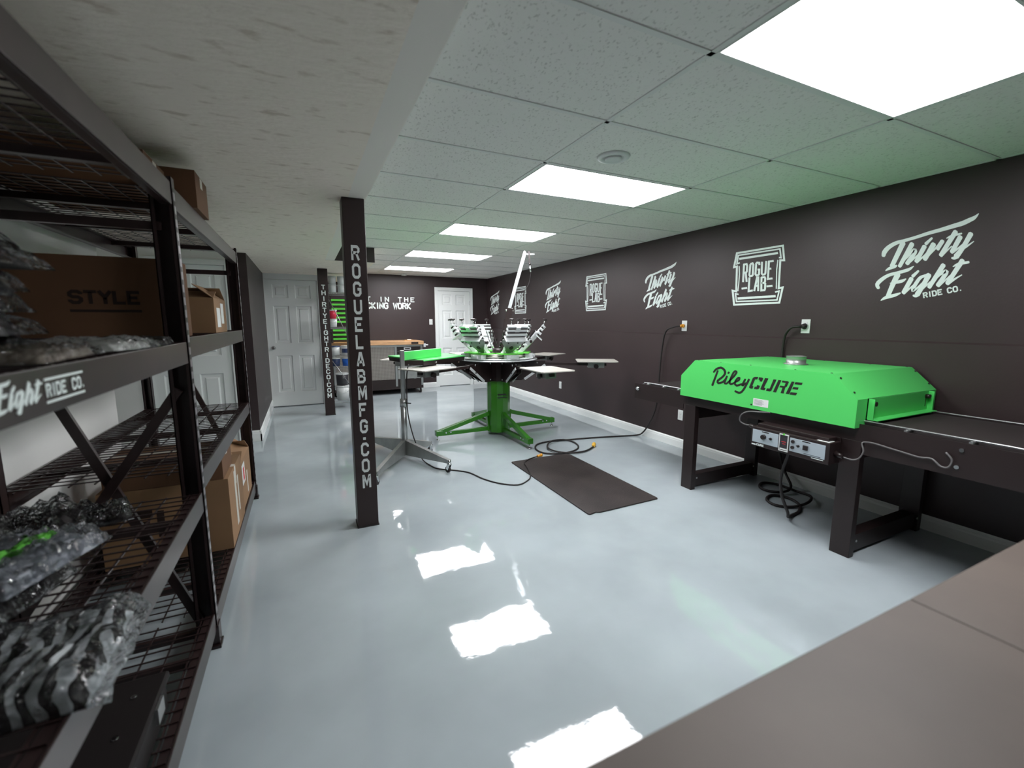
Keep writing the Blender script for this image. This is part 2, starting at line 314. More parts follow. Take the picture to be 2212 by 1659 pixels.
# traced decal outlines (metres on their surface)
THIRTY=[[[0.2373,0.0229],[0.2499,0.0263],[0.2321,0.0287],[0.2551,0.035],[0.2311,0.0346],[0.2559,0.042],[0.2297,0.0414],[0.2565,0.0536],[0.2272,0.0478],[0.2538,0.0671],[0.2228,0.0561],[0.2473,0.0793],[0.2164,0.0661],[0.2384,0.091],[0.2082,0.0755],[0.227,0.1016],[0.1975,0.0843],[0.2134,0.1107],[0.1845,0.0926],[0.198,0.1185],[0.1709,0.0995],[0.1817,0.1246],[0.157,0.104],[0.1652,0.1279],[0.1417,0.1071],[0.1487,0.1295],[0.1241,0.1105],[0.1309,0.1316],[0.1039,0.1145],[0.1107,0.1351],[0.0821,0.1186],[0.0889,0.1391],[0.0601,0.1229],[0.0672,0.1435],[0.0384,0.1278],[0.0459,0.1487],[0.0168,0.1328],[0.0244,0.1544],[-0.0044,0.1373],[0.003,0.1596],[-0.0253,0.1408],[-0.0181,0.1636],[-0.0461,0.1439],[-0.0389,0.1672],[-0.0668,0.1471],[-0.0592,0.171],[-0.0878,0.1506],[-0.0796,0.1756],[-0.1085,0.1542],[-0.0998,0.1805],[-0.1271,0.1575],[-0.1182,0.1849],[-0.1431,0.1601],[-0.1342,0.1883],[-0.1576,0.1625],[-0.1482,0.1912],[-0.1713,0.1658],[-0.1606,0.1943],[-0.184,0.1706],[-0.1723,0.1984],[-0.1952,0.1761],[-0.1832,0.2029],[-0.2046,0.1812],[-0.1933,0.2071],[-0.2124,0.1851],[-0.2019,0.2098],[-0.2194,0.1892],[-0.2087,0.2118],[-0.226,0.1953],[-0.2148,0.2139],[-0.2315,0.2053],[-0.2223,0.218],[-0.2356,0.2165],[-0.2302,0.2234],[-0.2382,0.2243],[-0.2359,0.2273]],[[0.1399,0.1195],[0.124,0.1085],[0.1492,0.1156],[0.1203,0.0956],[0.198,-0.0403],[0.1727,-0.0566],[0.1948,-0.0515],[0.1808,-0.0605]],[[0.2185,-0.0788],[0.2221,-0.073],[0.2122,-0.0768],[0.2179,-0.0675],[0.2034,-0.0741],[0.2115,-0.0597],[0.1944,-0.0714],[0.2029,-0.0527],[0.1842,-0.0689],[0.1917,-0.0484],[0.1724,-0.0658],[0.1798,-0.0455],[0.1625,-0.0619],[0.1709,-0.0434],[0.1565,-0.0562],[0.1659,-0.0422],[0.1542,-0.0503],[0.162,-0.041],[0.1532,-0.0465],[0.159,-0.0399]],[[0.0865,0.1043],[0.0723,0.0933],[0.0953,0.1013],[0.0694,0.0812],[0.149,-0.0461],[0.1282,-0.0612],[0.1467,-0.0557],[0.1352,-0.064]],[[0.1107,-0.0175],[0.1166,-0.0113],[0.1038,-0.0089],[0.1107,-0.0015],[0.094,0.0032],[0.1024,0.0123],[0.0843,0.0144],[0.0944,0.0255],[0.0749,0.0246],[0.0871,0.0384],[0.0657,0.0335],[0.0798,0.0511],[0.0612,0.0358],[0.072,0.0598],[0.069,0.038],[0.0557,0.0553],[0.0719,0.0436],[0.0484,0.0371],[0.0736,0.0371],[0.051,0.0204],[0.0831,0.017],[0.0612,-0.0024],[0.0974,-0.0098],[0.0757,-0.0296],[0.108,-0.0295],[0.0862,-0.0492],[0.1064,-0.0402],[0.0945,-0.0511]],[[0.0967,-0.0501],[0.1022,-0.0423],[0.0916,-0.0508],[0.1017,-0.0365],[0.0837,-0.0423],[0.0927,-0.0295],[0.0726,-0.0302],[0.0801,-0.0196],[0.0621,-0.0185],[0.0685,-0.0098],[0.0528,-0.0075],[0.0588,0.0],[0.0443,0.003],[0.0499,0.0099],[0.0385,0.0103],[0.0438,0.0169]],[[0.0155,0.0762],[0.0026,0.0663],[0.0234,0.0733],[-0.0001,0.0552],[0.0575,-0.0228],[0.0358,-0.0389],[0.055,-0.033],[0.043,-0.0418]],[[-0.0217,0.1185],[-0.0266,0.1121],[-0.0177,0.1187],[-0.0266,0.1072],[0.0138,0.0887],[-0.0004,0.0705],[0.0139,0.0808],[0.006,0.0708]],[[0.0441,-0.0437],[0.0497,-0.0362],[0.0392,-0.0442],[0.0493,-0.0304],[0.0311,-0.0347],[0.0401,-0.0224],[0.0197,-0.0212],[0.0272,-0.0111],[0.0094,-0.0085],[0.0159,-0.0003],[0.0014,0.0027],[0.0074,0.0097],[-0.0055,0.013],[0.0003,0.0195],[-0.0101,0.0202],[-0.0046,0.0263]],[[-0.0311,0.0846],[-0.0451,0.0731],[-0.0223,0.0816],[-0.0479,0.0608],[0.0121,-0.0134],[-0.0101,-0.0308],[0.0097,-0.0241],[-0.0025,-0.0337]],[[-0.0192,-0.0053],[-0.0138,0.0009],[-0.0293,0.0083],[-0.0235,0.0151],[-0.0436,0.0272],[-0.037,0.0349],[-0.0567,0.0441],[-0.0487,0.0533],[-0.0679,0.057],[-0.0574,0.069],[-0.078,0.0679],[-0.0644,0.0835],[-0.085,0.0752],[-0.0692,0.0934],[-0.0844,0.0837],[-0.0758,0.0937]],[[-0.0762,0.0956],[-0.0875,0.0864],[-0.0692,0.0931],[-0.0898,0.0763],[-0.0531,0.0397],[-0.0681,0.0277],[-0.0548,0.0324],[-0.063,0.0258]],[[-0.1359,0.1461],[-0.1481,0.135],[-0.128,0.1439],[-0.1503,0.1237],[-0.0703,0.0021],[-0.0906,-0.0153],[-0.0723,-0.008],[-0.0835,-0.0176]],[[-0.0982,0.0963],[-0.0961,0.1009],[-0.105,0.0977],[-0.1013,0.1056],[-0.1147,0.0996],[-0.1094,0.1122],[-0.1259,0.1019],[-0.1206,0.1175],[-0.1413,0.1054],[-0.1369,0.12],[-0.1588,0.1093],[-0.1554,0.1212],[-0.1712,0.1121],[-0.1685,0.1218],[-0.1725,0.1146],[-0.1711,0.1199]],[[-0.0832,-0.019],[-0.0778,-0.012],[-0.0877,-0.0192],[-0.0778,-0.0064],[-0.0941,-0.01],[-0.0852,0.0014],[-0.1031,0.003],[-0.0958,0.0124],[-0.1117,0.015],[-0.1056,0.023],[-0.1197,0.0255],[-0.1143,0.0326],[-0.1273,0.0352],[-0.1222,0.0418],[-0.1325,0.0418],[-0.1278,0.0482]],[[-0.1619,0.109],[-0.1742,0.0987],[-0.1543,0.1062],[-0.1768,0.0875],[-0.1238,0.016],[-0.1444,-0.0006],[-0.1262,0.0057],[-0.1375,-0.0034]],[[-0.1345,-0.0042],[-0.1299,0.0035],[-0.1389,-0.0052],[-0.1306,0.0088],[-0.1459,0.0011],[-0.1382,0.0142],[-0.1558,0.0103],[-0.1488,0.0218],[-0.1654,0.0199],[-0.1588,0.0299],[-0.1741,0.0304],[-0.1681,0.0388],[-0.1823,0.0412],[-0.177,0.0483],[-0.1879,0.0487],[-0.1833,0.055]],[[-0.2102,0.1201],[-0.2229,0.1093],[-0.2024,0.1173],[-0.2255,0.0976],[-0.1947,0.0934],[-0.2169,0.0746],[-0.1835,0.0598],[-0.2045,0.0419],[-0.1728,0.0311],[-0.1931,0.0126],[-0.1629,0.0124],[-0.184,-0.0089],[-0.1531,-0.0017],[-0.1761,-0.0262],[-0.1462,-0.0113],[-0.1708,-0.0378],[-0.1475,-0.0247],[-0.1611,-0.0392]],[[-0.1359,-0.0343],[-0.1356,-0.0278],[-0.1385,-0.0375],[-0.1381,-0.0259],[-0.1418,-0.0397],[-0.1411,-0.0252],[-0.1471,-0.0426],[-0.1447,-0.0241],[-0.1538,-0.0439],[-0.1472,-0.0225],[-0.1605,-0.0418],[-0.1507,-0.0202],[-0.1662,-0.0385],[-0.1555,-0.017],[-0.17,-0.0362],[-0.1591,-0.0146],[-0.1716,-0.0287],[-0.1656,-0.0168]],[[-0.1644,-0.0021],[-0.1617,0.0027],[-0.1671,-0.0028],[-0.1621,0.0059],[-0.1765,0.0037],[-0.1711,0.0134],[-0.1899,0.0132],[-0.1837,0.024],[-0.2028,0.0234],[-0.1964,0.0344],[-0.215,0.0352],[-0.2095,0.0444],[-0.2267,0.0476],[-0.2228,0.0542],[-0.2348,0.0563],[-0.232,0.061]]]
EIGHT=[[[0.2433,-0.2],[0.2517,-0.2059],[0.2433,-0.1921],[0.2585,-0.2028],[0.2467,-0.1851],[0.2637,-0.196],[0.2499,-0.1774],[0.2717,-0.1837],[0.2499,-0.1746],[0.2751,-0.1655],[0.2472,-0.1695],[0.2691,-0.1501],[0.2404,-0.1602],[0.2595,-0.1381],[0.2311,-0.1501],[0.2481,-0.1274],[0.2199,-0.1395],[0.2349,-0.117],[0.2069,-0.129],[0.2193,-0.1071],[0.1927,-0.1206],[0.2023,-0.0989],[0.1771,-0.1155],[0.1843,-0.0938],[0.1595,-0.1121],[0.1659,-0.0905],[0.1408,-0.1083],[0.1474,-0.087],[0.1203,-0.1039],[0.1273,-0.0822],[0.0992,-0.0991],[0.1069,-0.0771],[0.0812,-0.0925],[0.0902,-0.0724],[0.0686,-0.0821],[0.0773,-0.0676],[0.0606,-0.0706],[0.0662,-0.0623],[0.0556,-0.0627],[0.0585,-0.0585]],[[0.1483,-0.0935],[0.1314,-0.1048],[0.1584,-0.0982],[0.1276,-0.1186],[0.1637,-0.1149],[0.1336,-0.1347],[0.1714,-0.1395],[0.1422,-0.1579],[0.1793,-0.1669],[0.1511,-0.1834],[0.1874,-0.1992],[0.1605,-0.2139],[0.1955,-0.234],[0.1703,-0.2473],[0.2012,-0.2587],[0.1773,-0.2712],[0.1978,-0.2689],[0.1846,-0.2757]],[[0.1838,-0.1698],[0.1848,-0.1646],[0.1739,-0.1714],[0.1758,-0.162],[0.1597,-0.1734],[0.163,-0.1582],[0.1457,-0.1741],[0.1504,-0.1547],[0.1328,-0.1733],[0.1388,-0.1518],[0.1201,-0.1712],[0.1272,-0.149],[0.1089,-0.1673],[0.1172,-0.1467],[0.1,-0.1602],[0.1082,-0.1447],[0.0939,-0.152],[0.0994,-0.1426],[0.09,-0.1462],[0.0932,-0.141]],[[0.2268,-0.291],[0.2299,-0.2865],[0.219,-0.2877],[0.2249,-0.279],[0.2081,-0.2834],[0.2169,-0.2682],[0.1957,-0.2793],[0.2045,-0.2583],[0.1794,-0.2751],[0.1869,-0.2519],[0.1599,-0.2703],[0.167,-0.2473],[0.1424,-0.2647],[0.1499,-0.2436],[0.129,-0.2572],[0.1361,-0.2403],[0.1185,-0.2492],[0.1238,-0.2375],[0.1116,-0.2437],[0.1153,-0.2356]],[[0.0651,-0.1331],[0.0518,-0.1429],[0.0734,-0.1365],[0.0492,-0.1542],[0.1088,-0.2318],[0.0863,-0.2475],[0.1063,-0.2423],[0.094,-0.2509]],[[0.0284,-0.091],[0.0233,-0.0973],[0.0326,-0.0909],[0.0234,-0.1024],[0.0634,-0.1209],[0.0487,-0.139],[0.0635,-0.1291],[0.0554,-0.139]],[[0.0951,-0.2516],[0.1008,-0.2441],[0.09,-0.2518],[0.1004,-0.2381],[0.0807,-0.2406],[0.09,-0.2284],[0.0677,-0.2249],[0.0754,-0.2148],[0.0558,-0.2104],[0.0624,-0.2021],[0.0463,-0.1982],[0.0523,-0.191],[0.0379,-0.1873],[0.0435,-0.1806],[0.0322,-0.1799],[0.0375,-0.1735]],[[-0.0361,-0.123],[-0.0388,-0.1342],[-0.0305,-0.119],[-0.0356,-0.1394],[-0.0229,-0.1204],[-0.0279,-0.1401],[-0.0117,-0.1226],[-0.0171,-0.1413],[-0.0011,-0.1256],[-0.0074,-0.1437],[0.0075,-0.1281],[-0.0005,-0.1467],[0.0162,-0.132],[0.0046,-0.1504],[0.0253,-0.1409],[0.0098,-0.1573],[0.0347,-0.157],[0.017,-0.1721],[0.0439,-0.1769],[0.0247,-0.1916],[0.0508,-0.1942],[0.0309,-0.2082],[0.0548,-0.2074],[0.0352,-0.2195],[0.0567,-0.2193],[0.0377,-0.2264],[0.0517,-0.2353],[0.0415,-0.2207],[0.0391,-0.2368],[0.0457,-0.2192],[0.0316,-0.2304],[0.0393,-0.2172],[0.0236,-0.2218],[0.031,-0.2116],[0.0135,-0.2091],[0.0206,-0.2005],[0.0023,-0.1941],[0.0091,-0.186],[-0.0056,-0.1835],[0.001,-0.1757],[-0.0056,-0.1798],[-0.0019,-0.1755]],[[-0.0269,-0.1151],[-0.0418,-0.126],[-0.0178,-0.1191],[-0.0449,-0.1388],[-0.0123,-0.1373],[-0.0382,-0.156],[-0.0043,-0.1631],[-0.0285,-0.1807],[0.0043,-0.1877],[-0.0189,-0.2051],[0.0138,-0.21],[-0.0098,-0.2285],[0.024,-0.2314],[-0.0011,-0.2512],[0.0313,-0.2465],[0.005,-0.2671],[0.0288,-0.2593],[0.0144,-0.2706]],[[0.0429,-0.2642],[0.0422,-0.2576],[0.0403,-0.268],[0.039,-0.2559],[0.0368,-0.2708],[0.0354,-0.2557],[0.0306,-0.2747],[0.0314,-0.2549],[0.0221,-0.276],[0.0294,-0.2535],[0.014,-0.2724],[0.0261,-0.2506],[0.0075,-0.2673],[0.0208,-0.246],[0.0033,-0.2638],[0.0168,-0.2424],[0.0021,-0.2553],[0.0095,-0.2436]],[[0.0104,-0.2497],[0.0149,-0.2446],[0.0069,-0.2493],[0.015,-0.2402],[0.0021,-0.2428],[0.0103,-0.2335],[-0.005,-0.2332],[0.0032,-0.2237],[-0.0134,-0.2218],[-0.0056,-0.2124],[-0.0249,-0.2067],[-0.018,-0.1981],[-0.0377,-0.1899],[-0.0319,-0.1825],[-0.0468,-0.1779],[-0.0418,-0.1715]],[[-0.0972,-0.0597],[-0.1098,-0.0705],[-0.089,-0.0623],[-0.1119,-0.082],[-0.0315,-0.2029],[-0.0518,-0.2193],[-0.0334,-0.2129],[-0.0445,-0.222]],[[-0.0633,-0.1789],[-0.0578,-0.1732],[-0.07,-0.1689],[-0.0636,-0.1622],[-0.0796,-0.1552],[-0.072,-0.1467],[-0.0893,-0.1436],[-0.0807,-0.1325],[-0.0994,-0.1353],[-0.0898,-0.1206],[-0.1097,-0.1288],[-0.0992,-0.1101],[-0.1168,-0.1263],[-0.1074,-0.1034],[-0.1191,-0.1264],[-0.1166,-0.1006],[-0.1112,-0.1167],[-0.1317,-0.1152],[-0.1101,-0.118],[-0.1306,-0.133],[-0.1007,-0.14],[-0.1207,-0.1575],[-0.0863,-0.1706],[-0.1061,-0.1885],[-0.0756,-0.1932],[-0.0954,-0.211],[-0.0771,-0.2034],[-0.088,-0.2132]],[[-0.0896,-0.2147],[-0.0843,-0.2076],[-0.0941,-0.2148],[-0.0845,-0.202],[-0.1028,-0.2034],[-0.0943,-0.1919],[-0.1149,-0.1874],[-0.1078,-0.1779],[-0.1255,-0.173],[-0.1195,-0.1652],[-0.1332,-0.1619],[-0.1278,-0.1553],[-0.1393,-0.1523],[-0.1344,-0.1465],[-0.1434,-0.1459],[-0.1389,-0.1405]],[[-0.1886,-0.0416],[-0.2005,-0.0523],[-0.1809,-0.044],[-0.2025,-0.0634],[-0.1227,-0.1851],[-0.1429,-0.2023],[-0.1245,-0.1954],[-0.1357,-0.2049]],[[-0.1501,-0.0906],[-0.1477,-0.0864],[-0.1561,-0.0883],[-0.1521,-0.0809],[-0.1647,-0.0853],[-0.1591,-0.073],[-0.1754,-0.0826],[-0.1702,-0.0665],[-0.1917,-0.0798],[-0.1874,-0.0631],[-0.211,-0.077],[-0.2073,-0.0615],[-0.2247,-0.0751],[-0.2213,-0.0605],[-0.2269,-0.0715],[-0.225,-0.0634]],[[-0.1346,-0.2047],[-0.1293,-0.1963],[-0.1396,-0.2053],[-0.1299,-0.1902],[-0.1479,-0.1965],[-0.139,-0.1825],[-0.1596,-0.1841],[-0.1518,-0.1716],[-0.171,-0.1726],[-0.1646,-0.1616],[-0.1821,-0.1626],[-0.1772,-0.1533],[-0.1931,-0.1532],[-0.1894,-0.1461],[-0.2008,-0.1468],[-0.1979,-0.1411]]]
RILEY=[[[0.3652,0.0326],[0.3724,0.0358],[0.3602,0.0346],[0.3733,0.0403],[0.3523,0.0453],[0.366,0.053],[0.3401,0.0569],[0.352,0.0689],[0.3215,0.0663],[0.329,0.0818],[0.3036,0.0709],[0.3025,0.0885],[0.2898,0.0661],[0.2786,0.0812],[0.2785,0.0568],[0.2619,0.0672],[0.2739,0.0468],[0.2545,0.0501],[0.2745,0.0358],[0.2566,0.031],[0.2837,0.0229],[0.2693,0.0135],[0.2984,0.0086],[0.2858,-0.0023],[0.3166,-0.0054],[0.3039,-0.0168],[0.333,-0.0203],[0.3158,-0.0275],[0.3352,-0.0387],[0.3161,-0.0326],[0.3199,-0.0507],[0.3161,-0.0338],[0.297,-0.0459],[0.3027,-0.0309],[0.2748,-0.0348],[0.2849,-0.0232],[0.2603,-0.0192],[0.2726,-0.0114],[0.2519,-0.0064],[0.2638,-0.0002],[0.2524,-0.002],[0.2589,0.0014]],[[0.3332,0.0563],[0.3249,0.0546],[0.3379,0.0534],[0.3228,0.0502],[0.3461,0.031],[0.33,0.0277],[0.3572,0.0005],[0.34,-0.0029],[0.3701,-0.0352],[0.3522,-0.0387],[0.3806,-0.0646],[0.3622,-0.068],[0.378,-0.0699],[0.3679,-0.0717]],[[0.2478,0.0239],[0.2396,0.0215],[0.2528,0.0211],[0.2378,0.0168],[0.2634,-0.0025],[0.247,-0.0063],[0.272,-0.0291],[0.2539,-0.0289],[0.2619,-0.0449],[0.2527,-0.0313],[0.2416,-0.0431],[0.2495,-0.0313],[0.2239,-0.0263],[0.2344,-0.0183],[0.21,-0.0099],[0.22,-0.0031],[0.2099,-0.0058],[0.2154,-0.002]],[[0.2353,0.038],[0.2421,0.041],[0.2307,0.0399],[0.243,0.0454],[0.2245,0.0484],[0.2383,0.0546],[0.2254,0.0533],[0.233,0.0567]],[[0.2234,-0.0203],[0.2288,-0.0164],[0.2188,-0.0194],[0.2285,-0.0122],[0.2029,-0.003],[0.2128,0.0041],[0.1839,0.0177],[0.1949,0.0245],[0.169,0.0372],[0.1824,0.0436],[0.1589,0.0544],[0.1754,0.0579],[0.1618,0.0682],[0.1752,0.0592],[0.174,0.0723],[0.1754,0.0586],[0.1867,0.0697],[0.1777,0.059],[0.199,0.0564],[0.1851,0.0506],[0.2148,0.0219],[0.1997,0.0179],[0.2273,-0.0144],[0.2108,-0.016],[0.2254,-0.0351],[0.2094,-0.0278],[0.2075,-0.0443],[0.2084,-0.0288],[0.1858,-0.0343],[0.1931,-0.0224],[0.1689,-0.0226],[0.1762,-0.0128],[0.1673,-0.0184],[0.1713,-0.0129]],[[0.1737,-0.0218],[0.177,-0.017],[0.1695,-0.0221],[0.1755,-0.0133],[0.154,-0.0135],[0.1612,-0.0042],[0.137,-0.0016],[0.1479,0.0061],[0.1307,0.0127],[0.1454,0.0138],[0.1344,0.026],[0.1446,0.0155],[0.1499,0.0262],[0.1435,0.014],[0.1626,0.0169],[0.1511,0.0085],[0.1758,-0.0013],[0.1623,-0.0069],[0.1845,-0.0225],[0.169,-0.0221],[0.1768,-0.0402],[0.1643,-0.0289],[0.1571,-0.0483],[0.157,-0.032],[0.1332,-0.039],[0.1393,-0.0262],[0.115,-0.0281],[0.1211,-0.0178],[0.1131,-0.024],[0.1165,-0.0184]],[[0.0947,0.0194],[0.0869,0.0165],[0.0997,0.0168],[0.0855,0.0116],[0.1092,-0.0029],[0.0948,-0.0078],[0.1186,-0.0242],[0.1037,-0.028],[0.1199,-0.0366],[0.1051,-0.0312],[0.1041,-0.0391],[0.1125,-0.0284],[0.0914,-0.0266],[0.1004,-0.0186],[0.0799,-0.014],[0.088,-0.0072],[0.0796,-0.0103],[0.084,-0.0065]],[[0.0649,0.0228],[0.0571,0.0203],[0.0697,0.0201],[0.0555,0.0155],[0.0819,-0.0079],[0.0677,-0.0127],[0.097,-0.0407],[0.0829,-0.0459],[0.1087,-0.0619],[0.0948,-0.0685],[0.1191,-0.0757],[0.1075,-0.0858],[0.1287,-0.0814],[0.1234,-0.0957],[0.1382,-0.0829],[0.1405,-0.0984],[0.1518,-0.0802],[0.158,-0.0942],[0.1637,-0.076],[0.1708,-0.0889],[0.1692,-0.0774],[0.173,-0.0845]]]
CURE=[[[-0.0066,0.0434],[0.0201,0.0412],[0.0339,0.031],[0.0578,-0.039],[0.0508,-0.0459],[0.0296,-0.0461],[0.0248,-0.0274],[0.0334,-0.0258],[0.0165,0.0233],[-0.0,0.0241]],[[-0.0129,0.0422],[-0.0374,0.0412],[-0.0439,0.0362],[-0.0358,0.0122],[-0.0174,0.0138],[-0.0206,0.0238],[-0.0103,0.0245]],[[-0.0034,-0.0151],[-0.0242,-0.0182],[-0.0179,-0.0403],[-0.0039,-0.0462],[0.0191,-0.0455],[0.0142,-0.0291],[-0.0002,-0.0272]],[[-0.0574,0.0416],[-0.082,0.0414],[-0.0552,-0.0256],[-0.0674,-0.0277],[-0.0608,-0.044],[-0.0325,-0.0441],[-0.0298,-0.0368]],[[-0.1184,0.0393],[-0.1394,0.0392],[-0.1099,-0.0408],[-0.0988,-0.0473],[-0.071,-0.0463],[-0.0774,-0.0283],[-0.097,-0.0275]],[[-0.1527,0.0397],[-0.1733,0.0396],[-0.1432,-0.0473],[-0.122,-0.0466]],[[-0.1808,0.0383],[-0.2175,0.0383],[-0.2244,0.0338],[-0.2135,0.0014],[-0.2032,-0.0055],[-0.1958,-0.0469],[-0.1753,-0.0463],[-0.1851,-0.0098],[-0.1645,-0.0089],[-0.1691,0.0029],[-0.1969,0.0029],[-0.204,0.0257],[-0.1764,0.0259]],[[-0.2426,0.0396],[-0.2603,0.0393],[-0.234,-0.0449],[-0.2104,-0.0459]],[[-0.2674,0.0391],[-0.3123,0.0401],[-0.3069,0.0246],[-0.2617,0.0241]],[[-0.2563,0.0054],[-0.2896,0.0063],[-0.2857,-0.0085],[-0.2506,-0.0098]],[[-0.2418,-0.031],[-0.2842,-0.0302],[-0.277,-0.0474],[-0.2361,-0.0482]]]
ROGUE=[[[0.23,0.22],[0.249,0.2382],[-0.208,0.2235],[-0.2218,0.2401],[-0.2277,0.113],[-0.2478,0.0944],[-0.1935,0.1172],[-0.2113,0.0988],[-0.2003,-0.145],[-0.2173,-0.1249],[-0.2344,-0.1395],[-0.2552,-0.1189],[-0.2178,-0.252],[-0.2333,-0.2687],[0.2221,-0.2541],[0.2396,-0.2727],[0.2449,-0.1387],[0.2709,-0.1143],[0.2065,-0.1476],[0.2286,-0.1241],[0.2193,0.1129],[0.2391,0.0919],[0.2475,0.1099],[0.2731,0.0882],[0.23,0.22],[0.249,0.2382]],[[-0.187,0.1283],[-0.1874,0.1404],[-0.215,0.1219],[-0.1989,0.1377],[-0.1953,0.2134],[-0.1852,0.2009],[0.2294,0.2135],[0.2149,0.1999],[0.2404,0.1175],[0.222,0.1372],[0.1974,0.1284],[0.2044,0.1416]],[[0.1881,-0.1595],[0.19,-0.1728],[0.2335,-0.1492],[0.2137,-0.1674],[0.2133,-0.2413],[0.2005,-0.2276],[-0.2083,-0.2428],[-0.1967,-0.2302],[-0.2233,-0.1497],[-0.207,-0.1666],[-0.1764,-0.1602],[-0.1812,-0.1725]],[[0.2065,0.1616],[0.2115,0.1816],[-0.1772,0.1655],[-0.1727,0.1839]],[[0.1946,-0.2163],[0.1979,-0.1943],[-0.1879,-0.2124],[-0.1848,-0.1922]],[[0.2107,0.1047],[0.1993,0.1038],[0.2013,0.0278],[0.1899,0.0266],[0.2007,-0.0618],[0.1892,-0.0636],[0.2052,-0.1337],[0.1937,-0.1357]],[[-0.1754,0.1159],[-0.1851,0.1136],[-0.1717,0.0339],[-0.1815,0.0322],[-0.1769,-0.0495],[-0.1866,-0.0506],[-0.1824,-0.1372],[-0.1921,-0.1381]],[[0.1638,0.1178],[0.1435,0.1146],[0.16,-0.0515],[0.1395,-0.0541]],[[0.1577,0.1035],[0.1621,0.1215],[0.1319,0.104],[0.1199,0.1221],[0.1286,0.0968],[0.1086,0.0969],[0.1279,0.05],[0.1078,0.0426],[0.1313,0.0447],[0.1176,0.0271],[0.1492,0.044],[0.1446,0.026]],[[0.1393,0.0342],[0.1194,0.0341],[0.1219,-0.0537],[0.1021,-0.0534]],[[0.0817,0.0999],[0.0904,0.117],[0.0678,0.1034],[0.0615,0.1242],[0.0651,0.0995],[0.0456,0.1017],[0.0639,0.0098],[0.0442,0.0003],[0.0674,0.0068],[0.057,-0.0109],[0.077,0.0068],[0.0865,-0.0109],[0.0785,0.0092],[0.0985,0.0074],[0.0762,0.1065],[0.096,0.1104]],[[-0.0159,0.0891],[0.0029,0.0895],[-0.0102,0.1184],[0.0056,0.1038],[0.0243,0.1239],[0.0141,0.1052],[0.0367,0.1105],[0.0174,0.1015],[0.0368,0.0096],[0.0175,0.0127],[0.0199,-0.0112],[0.0131,0.0073],[-0.0085,-0.0086],[0.0037,0.0081],[-0.0184,0.0038],[0.0008,0.0117],[-0.0169,0.0562],[0.0016,0.041],[0.0098,0.059],[0.0083,0.0416]],[[-0.0205,0.1177],[-0.0393,0.115],[-0.0266,0.0069],[-0.045,0.012],[-0.0445,-0.0099],[-0.0493,0.0079],[-0.0717,-0.008],[-0.0588,0.0086],[-0.0805,0.0067],[-0.062,0.0138],[-0.0804,0.116],[-0.0619,0.1195]],[[-0.1392,0.1197],[-0.1433,0.1029],[-0.0874,0.1188],[-0.106,0.1021],[-0.0913,-0.0544],[-0.1092,-0.036],[-0.1457,-0.051],[-0.1415,-0.0342]],[[-0.0998,0.037],[-0.0959,0.054],[-0.1266,0.0375],[-0.1228,0.0544]],[[0.0956,-0.0125],[0.0757,-0.0153],[0.0936,-0.1518],[0.074,-0.1318],[0.0387,-0.1467],[0.0434,-0.1291]],[[0.0163,-0.1477],[0.0355,-0.143],[-0.0008,-0.0302],[0.0163,-0.0114],[0.0046,-0.0297],[-0.013,-0.0141],[-0.0054,-0.1473],[-0.0245,-0.1485]],[[0.0139,-0.1069],[0.0171,-0.0894],[-0.0123,-0.1066],[-0.0091,-0.0891]],[[-0.0275,-0.0195],[-0.0464,-0.0215],[-0.0364,-0.1521],[-0.0539,-0.1346],[-0.0823,-0.1516],[-0.0683,-0.1345],[-0.0896,-0.1331],[-0.0709,-0.128],[-0.087,-0.0799],[-0.0689,-0.0873],[-0.069,-0.0678],[-0.0655,-0.085],[-0.0402,-0.0679],[-0.0434,-0.0852]],[[-0.0388,-0.0335],[-0.0359,-0.0162],[-0.0626,-0.0339],[-0.0723,-0.0169],[-0.0647,-0.0375],[-0.0832,-0.0357],[-0.0653,-0.0626],[-0.084,-0.07],[-0.0593,-0.0708],[-0.0752,-0.082]],[[0.1576,-0.1228],[0.1623,-0.1048],[0.1001,-0.1185],[0.1046,-0.1007]],[[-0.095,-0.1188],[-0.0913,-0.1016],[-0.1511,-0.1163],[-0.1475,-0.0994]]]
# ================================================================== SETTING
ZC, ZL = 2.40, 2.214            # tiled ceiling, lower plaster ceiling
XR, YB, YF, XL = 3.85, 9.45, -2.6, -3.2
X1, Y0, T = 1.405, 1.27, .6096
struct('floor', B(XL, XR + .1, YF, YB + .1, -.1, 0), floorm)
LIT = {(1, k) for k in (-1, 2, 5, 8, 11)}
tm = MB(); gm = MB()
cols = [(.415, X1), (X1, X1 + 2 * T), (X1 + 2 * T, XR)]
for ci, (xa, xb) in enumerate(cols):
    for k in range(-7, 14):
        ya, yb = max(Y0 + k * T, YF), min(Y0 + (k + 1) * T, YB)
        if yb <= ya or (ci, k) in LIT: continue
        if ci == 0 and ya > 6.2: xa2 = .915
        else: xa2 = xa
        if ci == 0 and ya < 6.206 < yb: xa2 = .915; tm.box(.415, .915, ya + .010, 6.206, ZC + .005, ZC + .03)
        tm.box(xa2 + .010, xb - .010, ya + .010, yb - .010, ZC + .005, ZC + .03)
for x in (X1, X1 + 2 * T): gm.box(x - .012, x + .012, YF, YB, ZC, ZC + .008)
gm.box(.415, .437, YF, 6.206, ZC, ZC + .008); gm.box(.915, .937, 6.206, YB, ZC, ZC + .008); gm.box(XR - .022, XR, YF, YB, ZC, ZC + .008)
for k in range(-6, 14):
    y = Y0 + k * T
    if YF < y < YB: gm.box(.415 if y < 6.2 else .915, XR, y - .012, y + .012, ZC, ZC + .0079)
gm.box(.915, XR, YB - .022, YB, ZC, ZC + .0078)
o = struct('ceiling', tm, tilem); struct('ceiling_grid', gm, gridm, o, 'white metal grid between the ceiling tiles')
